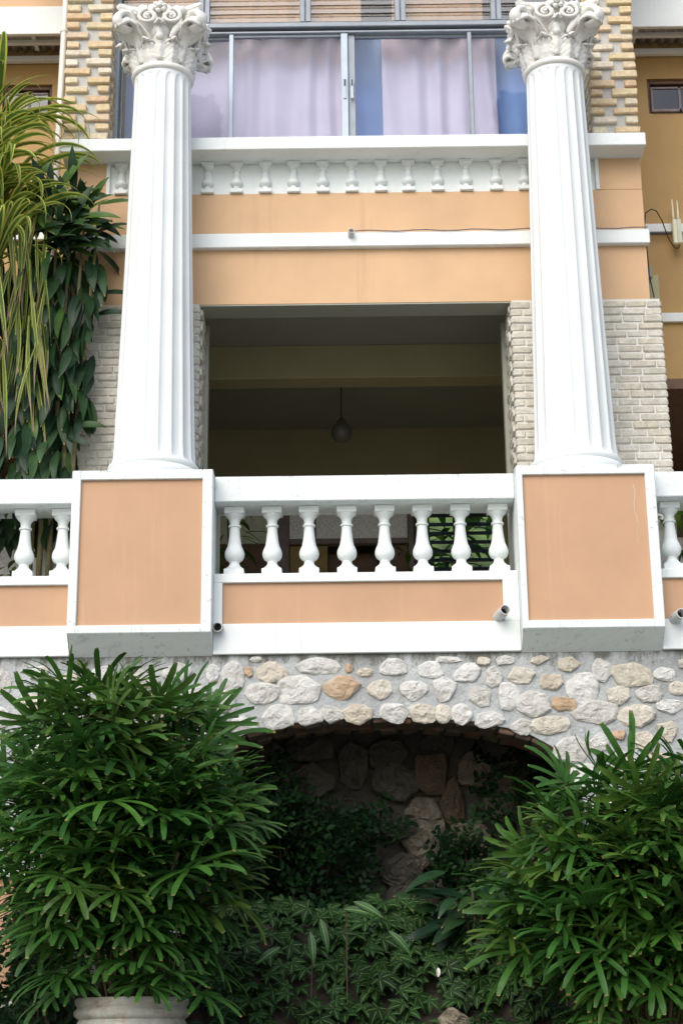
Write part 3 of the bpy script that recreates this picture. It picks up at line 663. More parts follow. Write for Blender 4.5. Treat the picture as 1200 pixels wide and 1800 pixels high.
# ------------------------------------------------------------------ balustrades
bal_me = mesh('baluster', *baluster_vf(0.185, 0.69), 'white'); bal_me.polygons.foreach_set('use_smooth', [True]*len(bal_me.polygons)); bal_me.set_sharp_from_angle(angle=R(38))
def balustrade(x0, x1, xs, label, trim0, trim1):
    t = thing('balustrade', ((x0+x1)/2, 0.22, 5.08), label, 'balustrade', 'balustrades of the terrace')
    part('handrail', box(x0, x1, 0.0, 0.45, 6.530, 6.775, 0.008), 'white_worn', t)
    part('plinth', join(box(x0, x1, 0.0, 0.40, 5.752, 5.838, 0.006)), 'white', t)
    part('base_band', join(box(x0, x1, -0.004, 0.40, 5.084, 5.366, 0.006)), 'white', t)
    part('panel', box(x0, x1, 0.035, 0.39, 5.3665, 5.7515, 0.0), 'orange_low_light', t)
    tr = []
    if trim0: tr.append(box(x0, x0+trim0, -0.002, 0.0345, 5.3665, 5.7515, 0.003))
    if trim1: tr.append(box(x1-trim1, x1, -0.002, 0.0345, 5.3665, 5.7515, 0.003))
    if tr: part('trim', join(*tr), 'white', t)
    for x in xs:
        o = link('baluster', bal_me, t, (x+random.uniform(-.006, .006), 0.225, 5.839)); o.rotation_euler = (0, 0, random.uniform(-.05, .05))
    return t
balustrade(-1.172, 1.602, [-1.00+0.35*k for k in range(8)], 'white balustrade of eight balusters between the two pedestals', 0.082, 0.145)
balustrade(-6.2, -2.462, [-2.60-0.352*k for k in range(7)], 'white balustrade left of the left pedestal, below the hanging foliage', 0, 0)
balustrade(2.872, 6.2, [3.055+0.352*k for k in range(7)], 'white balustrade right of the right pedestal', 0, 0)
# end posts where the handrails meet the pedestals' backs
def spout(p0, p1, label, r=0.045):
    t = thing('drain_spout', p0, label, 'drain pipe', 'short drain spouts')
    part('pipe', hollow_pipe(p0, p1, r, r*0.84, 0.14), 'pipe', t, smooth=False)
    d = (Vector(p1)-Vector(p0)).normalized(); c = Vector(p1)-d*0.10
    part('bore_shade', tube([c+d*0.02, c+d*0.0], r*0.83, 16), 'black', t)  # black disc paints the darkness inside the pipe mouth
    return t
spout((-1.118, 0.02, 5.335), (-1.125, -0.10, 5.315), 'short drain spout beside the left pedestal at the foot of the balustrade', 0.044)
spout((1.40, 0.03, 5.40), (1.455, -0.17, 5.425), 'short drain spout sticking out near the right end of the orange strip', 0.048)
spout((2.985, 0.03, 5.36), (3.03, -0.16, 5.375), 'short drain spout right of the right pedestal', 0.048)
spout((0.125, WY-0.005, 9.60), (0.135, WY-0.14, 9.645), 'tiny drain spout on the string course below the window', 0.034)

# ------------------------------------------------------------------ pedestals and columns
def pedestal(x0, x1, px0, px1, label):
    t = thing('pedestal', ((x0+x1)/2, 0.2, 5.08), label, 'pedestal', 'column pedestals')
    F0, zt, zb, pz0, pz1 = -0.20, 6.782, 5.243, 5.318, 6.692
    # body with a chamfered foot running back to the wall
    d = 0.034
    yb = 0.75
    V = [(x0, F0+d, zb), (x1, F0+d, zb), (x1, F0+d, zt), (x0, F0+d, zt), (x0, yb, zb), (x1, yb, zb), (x1, yb, zt), (x0, yb, zt), (x0, 0.03, 5.081), (x1, 0.03, 5.081), (x1, yb, 5.081), (x0, yb, 5.081)]
    part('core', ([(px0-.01, F0+d, pz0-.01), (px1+.01, F0+d, pz0-.01), (px1+.01, F0+d, pz1+.01), (px0-.01, F0+d, pz1+.01)], [[0, 1, 2, 3]]), 'orange_low_light', t).name = 'panel'
    part('frame', join(box(x0, px0, F0, F0+0.2, zb, zt, 0.007), box(px1, x1, F0, F0+0.2, zb, zt, 0.007), box(px0, px1, F0+0.001, F0+0.2, pz1, zt-0.001, 0.006), box(px0, px1, F0+0.001, F0+0.2, zb+0.001, pz0, 0.006)), 'white_worn', t)
    part('body', join(box(x0+0.001, x1-0.001, F0+0.201, yb, zb, zt-0.002, 0.004)), 'white', t)
    V = [(x0+.002, F0+.004, zb-0.001), (x1-.002, F0+.004, zb-0.001), (x1-.002, 0.03, 5.078), (x0+.002, 0.03, 5.078), (x0+.002, 0.5, zb-0.001), (x1-.002, 0.5, zb-0.001), (x1-.002, 0.5, 5.078), (x0+.002, 0.5, 5.078)]
    part('foot', (V, [[0, 3, 2, 1], [0, 1, 5, 4], [3, 7, 6, 2], [0, 4, 7, 3], [1, 2, 6, 5], [4, 5, 6, 7]]), 'white_worn', t)
    return t
pedestal(-2.462, -1.172, -2.380, -1.267, 'white framed pedestal with orange panel under the left column')
pd = pedestal(1.602, 2.872, 1.660, 2.780, 'white framed pedestal with orange panel under the right column')
ck = [(2.672+0.012*math.sin(k*1.3)+0.018*k/9, -0.1672, 6.60-0.062*k) for k in range(10)]
part('paint_crack', tube(ck, [0.0022-0.00015*k for k in range(10)], 4), 'mortar_white', pd)

def shaft_vf(cx, cy, z0, z1, nf=18):
    NP = 14; seg = nf*NP; rows = []
    zs = [z0, z0+0.02, z0+0.05]+[z0+0.05+(z1-0.165-z0-0.05)*i/40 for i in range(1, 41)]
    top0 = z1-0.165
    zs += [top0+0.116*i/22 for i in range(1, 23)]+[z1-0.05, z1]
    V, F = [], []
    for z in zs:
        t = (z-z0)/(z1-z0); r = 0.392-0.104*t-0.012*math.sin(PI*t)*0.4
        r += 0.018*max(0, 1-(z-z0)/0.06)
        for i in range(seg):
            a = 2*PI*i/seg; ph = (i % NP)/NP; u = abs(ph-0.5)*2       # 0 flute centre, 1 arris
            w = max(0.0, 1-(u/0.80)**2)
            if z > top0:                                                # rounded flute heads
                q = (z-top0)/0.115
                w = max(0.0, 1-(u/0.80)**2-q*q) if q < 1 else 0.0
            if z <= z0+0.021: w *= 0.0 if z < z0+0.01 else 0.5
            d = 0.021*math.sqrt(w)*(0.8+0.2*(1-t))
            V.append((cx+(r-d)*math.sin(a+PI/nf), cy-(r-d)*math.cos(a+PI/nf), z))
    for k in range(len(zs)-1):
        for i in range(seg): j = (i+1) % seg; F.append([k*seg+i, k*seg+j, (k+1)*seg+j, (k+1)*seg+i])
    return V, F

def ring(cx, cy, z, R0, r, seg=64, ns=10, squash=1.0):
    V, F = [], []
    for i in range(seg):
        a = 2*PI*i/seg
        for j in range(ns):
            b = 2*PI*j/ns; V.append((cx+(R0+r*math.cos(b))*math.cos(a), cy+(R0+r*math.cos(b))*math.sin(a), z+r*squash*math.sin(b)))
    for i in range(seg):
        for j in range(ns):
            F.append([i*ns+j, ((i+1) % seg)*ns+j, ((i+1) % seg)*ns+(j+1) % ns, i*ns+(j+1) % ns])
    return V, F

CAPH = 0.72
def bell_r(t):                       # t 0..1 up the bell
    return 0.268+0.02*t+0.115*t**2.6
def acanthus(th, z0, h, w, curl, rb, seed):
    """Lobed leaf climbing the bell and rolling outward at its tip (local column axis at origin)."""
    rnd = random.Random(seed); V, F = [], []; ns, nw = 18, 10
    for j in range(ns+1):
        s = j/ns
        # path: up the bell then curl out
        zc = z0+h*(s if s < 0.78 else 0.78+0.22*math.sin((s-0.78)/0.22*PI*0.80)*0.8)
        tb = min(1, max(0, zc/CAPH)); out = 0.02+0.03*math.sin(PI*min(1, s*1.1))+curl*max(0, (s-0.55)/0.45)**1.8
        r = bell_r(tb)+out
        lob = 0.70+0.30*abs(math.sin(s*PI*4.2+0.4))
        ww = w*(0.62+0.5*math.sin(PI*min(1, s*0.75+0.12)))*lob*(1 if s < 0.86 else max(0.28, 1-(s-0.86)/0.14*0.75))
        for i in range(nw+1):
            u = i/nw*2-1
            rib = 0.022*(1-abs(u))**2 - 0.012*abs(math.sin(u*PI*2.0)) - 0.02*u*u
            a = th+u*ww/2/r
            rr = r+rib+0.006*math.sin(s*26+abs(u)*9)
            V.append((rr*math.sin(a), -rr*math.cos(a), zc-0.02*u*u*(1 if s > 0.7 else 0)))
    N = nw+1
    for j in range(ns):
        for i in range(nw): a = j*N+i; F.append([a, a+1, a+N+1, a+N])
    return V, F
def spiral_path(c, ex, ez, r0, turns, sgn, tail=None, n=34):
    """Points of a scroll starting at its outside and winding to its eye; ex, ez span its plane."""
    P = []
    if tail: P += tail
    for i in range(n+1):
        t = i/n; a = sgn*turns*2*PI*t; r = r0*(1-0.86*t)
        P.append(c+ex*(r*math.sin(a))*1.0+ez*(r*math.cos(a)))
    return P

def make_column(cx, label):
    cy = 0.30; zp = 6.784
    t = thing('column', (cx, cy, zp), label, 'column', 'fluted columns')
    base = join(lathe([(0.43, zp), (0.455, zp+0.012), (0.468, zp+0.05), (0.462, zp+0.085), (0.44, zp+0.108), (0.405, zp+0.112)], cx, cy, 64, True),
                ring(cx, cy, zp+0.15, 0.395, 0.040, 72, 12, 1.0), lathe([(0.40, zp+0.10), (0.40, zp+0.20)], cx, cy, 64, True))
    part('base', base, 'white_column', t, smooth=True, sharp=40)
    z0, z1 = zp+0.185, 11.165
    part('shaft', shaft_vf(cx, cy, z0, z1), 'white_column', t, smooth=True, sharp=50)
    part('astragal', ring(cx, cy, z1+0.022, 0.288, 0.032, 64, 12, 1.1), 'plaster_cast', t, smooth=True)
    zc = z1+0.045; O = Vector((cx, cy, zc))
    CS = 0.83
    b = [(bell_r(k/12), zc+CS*CAPH*0.86*k/12) for k in range(13)]
    cap = part('capital', lathe([(0.25, zc-0.03)]+b, cx, cy, 56, True), 'plaster_cast', t, smooth=True, sharp=60)
    def add(name, vf, thick=0.0, smooth=True):
        o = part(name, ([(v[0]+O.x, v[1]+O.y, v[2]*CS+O.z) for v in vf[0]], vf[1]), 'plaster_cast', cap, smooth=smooth)
        if thick: sm = o.modifiers.new('solid', 'SOLIDIFY'); sm.thickness = thick; sm.offset = -1
        return o
    for k in range(8):
        add('acanthus_leaf', acanthus(2*PI*k/8+PI/8, -0.01, 0.30, 0.20, 0.10, 0, k), 0.022)
    for k in range(8):
        add('acanthus_leaf', acanthus(2*PI*k/8, 0.05, 0.44, 0.20, 0.13, 0, k+9), 0.022)
    # corner stalks swelling into big leaves under the volutes
    for k in range(4):
        th = PI/4+PI/2*k; er = Vector((math.sin(th), -math.cos(th), 0)); ez = Vector((0, 0, 1)); et = Vector((math.cos(th), math.sin(th), 0))
        c = er*0.50+ez*0.50
        tail = [er*0.30+ez*0.22, er*0.325+ez*0.32, er*0.36+ez*0.42, er*0.40+ez*0.52, er*0.445+ez*0.585]
        P = spiral_path(c, er, ez, 0.118, 1.6, 1, tail)
        n = len(P); rad = [0.034+0.010*i/5 for i in range(5)]+[0.040*(1-0.45*(i/(n-5))) for i in range(n-5)]
        V1, F1 = tube(P, rad, 9)
        V1 = [tuple(Vector(v)+et*(Vector(v).dot(et))*0.9) for v in V1]
        add('volute', (V1, F1))
        # drooping leaf carried under each volute
        VL, FL = [], []; ns, nw = 12, 8
        for j in range(ns+1):
            s = j/ns
            cpt = er*(0.33+0.26*s+0.03*math.sin(PI*s))+ez*(0.36+0.16*math.sin(s*PI*0.62)-0.14*max(0, s-0.6))
            w = 0.22*math.sin(PI*min(1, 0.12+s*0.86))*(0.78+0.22*abs(math.sin(s*11)))
            for i in range(nw+1):
                u = i/nw*2-1; VL.append(tuple(cpt+et*(u*w/1.6)-ez*(0.06*u*u)+ez*(0.012*math.cos(u*9))))
        for j in range(ns):
            for i in range(nw): a = j*(nw+1)+i; FL.append([a, a+1, a+nw+2, a+nw+1])
        add('corner_leaf', (VL, FL), 0.028)
    for k in range(4):
        th = PI/2*k; er = Vector((math.sin(th), -math.cos(th), 0)); ez = Vector((0, 0, 1)); et = Vector((math.cos(th), math.sin(th), 0))
        for s in (-1, 1):
            c = er*0.425+et*(0.118*s)+ez*0.545
            tail = [er*0.33+et*(0.02*s)+ez*0.30, er*0.36+et*(0.026*s)+ez*0.40, er*0.395+et*(0.03*s)+ez*0.50, er*0.415+et*(0.05*s)+ez*0.58]
            P = spiral_path(c, et*s*-1, ez, 0.100, 1.7, -1, tail)
            n = len(P); rad = [0.016, 0.018, 0.020, 0.022]+[0.024*(1-0.5*i/(n-4)) for i in range(n-4)]
            add('helix', tube(P, rad, 8))
            add('helix_eye', tube([c-er*0.02, c+er*0.028], 0.018, 8))
            # leafy sheath beside the helix
            VL, FL = [], []
            for j in range(9):
                q = j/8; cpt = er*(0.345+0.07*q)+et*(s*(0.10+0.13*q))+ez*(0.30+0.20*q)
                w = 0.09*math.sin(PI*(0.1+0.85*q))*(0.75+0.25*abs(math.sin(q*9)))
                for i in range(5):
                    u = i/4*2-1; VL.append(tuple(cpt+et*(u*w*0.5*0.8)-ez*(s*u*w*0.3)*s+er*(0.02*(1-u*u))))
            for j in range(8):
                for i in range(4): a = j*5+i; FL.append([a, a+1, a+6, a+5])
            add('sheath', (VL, FL), 0.02)
        # mask-like boss between the stalks, and the flower on the abacus
        add('boss', lathe([(0.012, 0.27), (0.038, 0.29), (0.046, 0.33), (0.036, 0.36), (0.050, 0.385), (0.046, 0.425), (0.02, 0.45)], (er*0.352).x, (er*0.352).y, 12))
        fc = er*0.43+ez*0.665
        VL, FL = [], []
        for m in range(6):
            a = 2*PI*m/6+0.3; pc = fc+et*(0.052*math.cos(a))+ez*(0.052*math.sin(a))+er*0.01
            bm = bmesh.new(); bmesh.ops.create_icosphere(bm, subdivisions=1, radius=0.036)
            v, f = dump(bm); v = [tuple(pc+Vector(q)*(0.9 if abs(q[2]) < .02 else 1.05)) for q in v]; VL, FL = join((VL, FL), (v, f))
        bm = bmesh.new(); bmesh.ops.create_icosphere(bm, subdivisions=1, radius=0.032); v, f = dump(bm)
        VL, FL = join((VL, FL), ([tuple(fc+er*0.035+Vector(q)) for q in v], f))
        add('flower', (VL, FL))
    # leafy crest along the top edge
    for k in range(20):
        a = 2*PI*(k+0.5)/20; sq = min(1.28, 1/max(abs(math.cos(a)), abs(math.sin(a))))
        rr = 0.36*sq*random.uniform(0.93, 1.04); bm = bmesh.new(); bmesh.ops.create_icosphere(bm, subdivisions=2, radius=0.062)
        v, f = dump(bm); q0 = Vector((random.uniform(0, 9), k, cx))
        v = [(rr*math.sin(a)+p[0]*(1+0.6*noise.noise(Vector(p)*22+q0)), -rr*math.cos(a)+p[1]*(1+0.6*noise.noise(Vector(p)*22+q0)), 0.665+p[2]*1.1*(1+0.6*noise.noise(Vector(p)*22+q0))) for p in v]
        add('crest_leaf', (v, f))
    # abacus with hollowed sides
    pts = []
    for k in range(4):
        th = PI/2*k; er = Vector((math.sin(th), -math.cos(th), 0)); et = Vector((math.cos(th), math.sin(th), 0))
        for i in range(11):
            u = -1+2*i/10; pts.append(er*(0.365+0.105*abs(u)**1.8)+et*(u*0.445))
    VL, FL = [], []; m = len(pts)
    for z, sc in ((0.60, 0.78), (0.625, 0.85), (0.66, 0.87), (0.675, 0.90), (0.71, 0.90), (0.73, 0.84)):
        for p in pts:
            j = 1+0.09*noise.noise(Vector((p.x*14, p.y*14, z*9+cx))); VL.append((p.x*sc*j, p.y*sc*j, z+0.05*noise.noise(Vector((p.x*11, p.y*11, 7+cx)))))
    for r in range(5):
        for i in range(m): j = (i+1) % m; FL.append([r*m+i, r*m+j, (r+1)*m+j, (r+1)*m+i])
    FL.append([5*m+i for i in range(m)]); FL.append([i for i in range(m-1, -1, -1)])
    add('abacus', (VL, FL), 0, False)
    return t
make_column(-1.775, 'fluted white column with leafy capital on the left pedestal')
make_column(2.232, 'fluted white column with leafy capital on the right pedestal')

# ------------------------------------------------------------------ hanging globe lamp in the porch
t = thing('pendant_lamp', (0.012, 4.0, 8.55), 'unlit round globe lamp hanging in the dark porch', 'lamp')
part('globe', lathe([(0.001+0.125*math.sin(PI*i/16), 8.69-0.125*math.cos(PI*i/16)) for i in range(17)], 0.012, 4.0, 28, False), 'globe', t, smooth=True)
part('fitting', lathe([(0.06, 8.79), (0.055, 8.83), (0.03, 8.86), (0.012, 8.88)], 0.012, 4.0, 16), 'brown', t, smooth=True)
part('rod', tube([(0.012, 4.0, 8.87), (0.012, 4.0, 9.30)], 0.008, 8), 'dark_metal', t)

# ------------------------------------------------------------------ recessed wings
def side_wing(sx, x_in, x_out, label):
    xa, xb = (x_in, x_out) if sx > 0 else (x_out, x_in)
    t = thing('side_wing', ((xa+xb)/2, 2.9, 5.7), label, 'building wing')
    wx0, wx1 = (3.68, 4.35) if sx > 0 else (-3.95, -3.37)
    wz0, wz1 = (12.19, 12.66) if sx > 0 else (12.24, 12.68)
    Y = 2.75
    part('wall', join(box(xa, wx0, Y, Y+0.2, 8.82, 13.55, 0), box(wx1, xb, Y, Y+0.2, 8.82, 13.55, 0), box(wx0, wx1, Y, Y+0.2, 8.82, wz0, 0), box(wx0, wx1, Y, Y+0.2, wz1, 13.55, 0)), 'ochre', t)
    part('upper_wall', box(xa, xb, 2.22, 2.6, 13.36, 14.8, 0.005), 'orange', t)
    aw = part('awning_fascia', box(xa, xb, 2.16, 2.215, 12.985, 13.358, 0.005), 'white', t)
    # corrugated sheet under the fascia
    V, F = [], []; n = 180
    for i in range(n+1):
        x = xa+(xb-xa)*i/n; z = 13.13+0.022*math.sin(2*PI*x/0.115)
        for y, dz in ((2.216, 0), (Y-0.002, 0.0), (Y-0.002, 0.02), (2.216, 0.02)): V.append((x, y, z+dz))
    for i in range(n):
        for k in range(4): a = i*4+k; b_ = i*4+(k+1) % 4; F.append([a, b_, b_+4, a+4])
    part('corrugated_sheet', (V, F), 'tin', aw, smooth=True)
    part('purlin', box(xa, xb, 2.42, 2.47, 13.03, 13.08, 0.004), 'white', aw)
    part('purlin', box(xa, xb, 2.66, 2.73, 12.95, 13.02, 0.004), 'white', aw)
    for k in range(5):
        x = xa+0.35+k*0.62
        if x < xb-0.1: part('rafter', box(x, x+0.045, 2.22, 2.66, 13.081, 13.105, 0.0), 'white', aw)
    part('string_course', box(xa, xb, Y-0.05, Y-0.001, 10.62, 10.725, 0.005), 'white', t)
    part('string_course', box(xa, xb, Y-0.05, Y-0.001, 9.495, 9.605, 0.005), 'white', t)
    w = part('window', join(box(wx0, wx0+0.04, Y+0.04, Y+0.12, wz0, wz1), box(wx1-0.04, wx1, Y+0.04, Y+0.12, wz0, wz1), box(wx0+0.04, wx1-0.04, Y+0.04, Y+0.12, wz1-0.05, wz1)), 'brown', t)
    part('sash', join(box(wx0+0.03, wx0+0.055, Y-0.03, Y+0.0, wz0+0.01, wz1-0.13, 0.002), box((wx0+wx1)/2+0.02, (wx0+wx1)/2+0.05, Y-0.03, Y, wz0+0.01, wz1-0.13, 0.002), box(wx0+0.055, wx1-0.04, Y-0.03, Y, wz1-0.155, wz1-0.13, 0.002), box(wx0+0.055, wx1-0.04, Y-0.03, Y, wz0+0.01, wz0+0.045, 0.002)), 'wood', w)
    part('pane', box(wx0+0.056, wx1-0.041, Y-0.018, Y-0.012, wz0+0.046, wz1-0.156, 0), 'dull_glass', w)
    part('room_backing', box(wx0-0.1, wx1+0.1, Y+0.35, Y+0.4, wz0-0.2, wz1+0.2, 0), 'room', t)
    # porch under the wing: dark soffit, glazed back wall
    part('porch_soffit', box(xa, xb, Y+0.0, 6.0, 8.70, 8.818, 0), 'brown', t)
    bw = part('porch_back_wall', join(box(xa, xb, 5.8, 5.9, 7.9, 8.7, 0), box(xa, xb, 5.8, 5.9, 5.7, 6.6, 0)), 'room', t)
    part('pane', box(xa, xb, 5.84, 5.85, 6.601, 7.899, 0), 'frosted', bw)
    part('end_wall', box(x_out-0.1, x_out+0.1, 0.5, 6.0, 5.7, 14.8, 0), 'ochre', t)
    return t
side_wing(1, 3.152, 6.6, 'wing with shade put into its ochre colour, set back on the right, with white awning and small window')
side_wing(-1, -2.822, -6.4, 'wing with shade put into its ochre colour, set back on the left behind the striped leaves')

t = thing('downpipe', (-2.975, 1.2, 8.0), 'thin cream rain pipe running down beside the left yellow brick pier', 'drain pipe')
part('pipe', tube([(-2.955, 1.2, 13.9), (-2.985, 1.2, 11.3), (-2.99, 1.2, 8.0)], 0.036, 14), 'pipe_cream', t, smooth=True, sharp=60)
for z in (12.36, 11.2, 9.8): part('bracket', join(tube([(-2.975, 1.2, z), (-2.975, 1.2, z+0.035)], 0.043, 14), box(-2.98, -2.82, 1.19, 1.21, z+0.008, z+0.028, 0)), 'pipe_cream', t)

t = thing('wireless_access_point', (3.855, 2.62, 10.42), 'ivory outdoor wireless box with two upright antennas on the right wing', 'antenna')
part('body', box(3.815, 3.915, 2.58, 2.64, 10.41, 10.72, 0.012), 'router', t)
part('side_cover', box(3.862, 3.917, 2.572, 2.5795, 10.415, 10.715, 0.004), 'router_side', t)
for x, h in ((3.837, 10.985), (3.893, 10.97)):
    part('antenna', tube([(x, 2.61, 10.715), (x, 2.61, 10.76), (x, 2.61, h-0.05), (x, 2.61, h)], [0.016, 0.014, 0.010, 0.005], 8), 'router', t, smooth=True)
part('bracket', box(3.30, 3.815, 2.66, 2.685, 10.575, 10.60, 0.003), 'dark_metal', t)
o = part('cable', tube([(3.885, 2.62, 10.41), (3.87, 2.6, 10.36), (3.82, 2.58, 10.35), (3.74, 2.5, 10.43), (3.62, 2.2, 10.50), (3.50, 1.9, 10.47), (3.35, 1.45, 10.25), (3.22, 1.1, 10.02), (3.165, 0.9, 9.8), (3.165, 0.88, 9.5), (3.17, 0.88, 9.2), (3.20, 0.87, 8.95)], 0.0065, 6), 'black', None, smooth=True)
tag(o, 'thin black cable looping from the wireless box down the wall corner', 'cable')
o = part('wall_cable', tube([(0.16+k*0.15, WY-0.078, 9.672+0.008*math.sin(k*1.7)) for k in range(21)], 0.0065, 5), 'wood', None, smooth=True)
tag(o, 'thin grey cable lying along the string course right of the tiny spout', 'cable')

# garden pillar at the lower left, behind the palm
t = thing('garden_pillar', (-3.3, -0.1, 1.0), 'orange garden pillar with white cap at the lower left corner', 'pillar')
part('shaft', box(-3.95, -2.80, -0.30, 0.034, 2.10, 3.10, 0.008), 'orange_low_light', t)
part('cap', box(-4.02, -2.52, -0.36, 0.034, 3.101, 3.19, 0.008), 'white', t)
part('base', box(-4.0, -2.74, -0.36, 0.034, 0.8, 2.099, 0.008), 'white_worn', t)

# ------------------------------------------------------------------ foliage
def blade(L, W, droop, nseg=6, prof=None, fold=0.15, lift=0.0, blunt=False, twist=0.0, roll=0.0):
    """One leaf blade along +X from the origin, normal +Z. Returns verts, faces, uvs."""
    V, F, U = [], [], []
    prof = prof or (lambda s: math.sin(PI*min(1, 0.06+s*0.94))**0.7)
    # integrate a bending path
    x = z = 0.0; pts = []
    for j in range(nseg+1):
        s = j/nseg; ang = lift-droop*s*s if droop < 3 else lift-droop*s
        pts.append((x, z, ang)); x += L/nseg*math.cos(ang); z += L/nseg*math.sin(ang)
    for j in range(nseg+1):
        s = j/nseg; w = W*prof(s)/2; px_, pz_, an = pts[j]; nx, nz = -math.sin(an), math.cos(an)
        tw = twist*s
        for u in (-1, 0, 1):
            h = fold*w*abs(u)
            yy = u*w*math.cos(tw); hh = h+u*w*math.sin(tw)
            V.append((px_+nx*hh, yy, pz_+nz*hh)); U.append(((u+1)/2, s))
    for j in range(nseg):
        for i in range(2): a = j*3+i; F.append([a, a+3, a+4, a+1])
    return V, F, U

def joinuv(parts):
    V, F, U = [], [], []
    for v, f, u in parts: n0 = len(V); V += v; U += u; F += [[i+n0 for i in q] for q in f]
    return V, F, U

def xf(b, m):
    v, f, u = b; return [tuple(m @ Vector(p)) for p in v], f, u

def fan_frond(seed):
    rnd = random.Random(seed); n = rnd.choice((6, 7, 8, 9, 10)); parts = []
    spread = R(rnd.uniform(85, 118)); L0 = rnd.uniform(0.36, 0.45)
    for i in range(n):
        q = (i/(n-1))*2-1 if n > 1 else 0
        a = q*spread+rnd.uniform(-.07, .07); L = L0*(1-0.28*abs(q)**1.5)*rnd.uniform(0.92, 1.08)
        blunt = lambda s: (0.45+0.55*min(1, s*3.2))*(1 if s < 0.86 else 1-0.45*((s-0.86)/0.14))
        b = blade(L, rnd.uniform(0.036, 0.050), rnd.uniform(0.35, 1.05), 6, blunt, 0.28, lift=rnd.uniform(0.05, 0.3)-0.15*abs(q), twist=rnd.uniform(-.25, .25))
        parts.append(xf(b, Matrix.Rotation(a, 4, 'Z')))
    # stalk behind the hub
    P = [(-0.30, 0, -0.16), (-0.2, 0, -0.075), (-0.1, 0, -0.02), (0.01, 0, 0.0)]
    v, f = tube(P, [0.006, 0.005, 0.0045, 0.004], 4, False); parts.append((v, f, [(0.5, 0.3)]*len(v)))
    V, F, U = joinuv(parts)
    return mesh('frond', V, F, 'palm', smooth=True, uv=U)
FRONDS = [fan_frond(s) for s in range(10)]

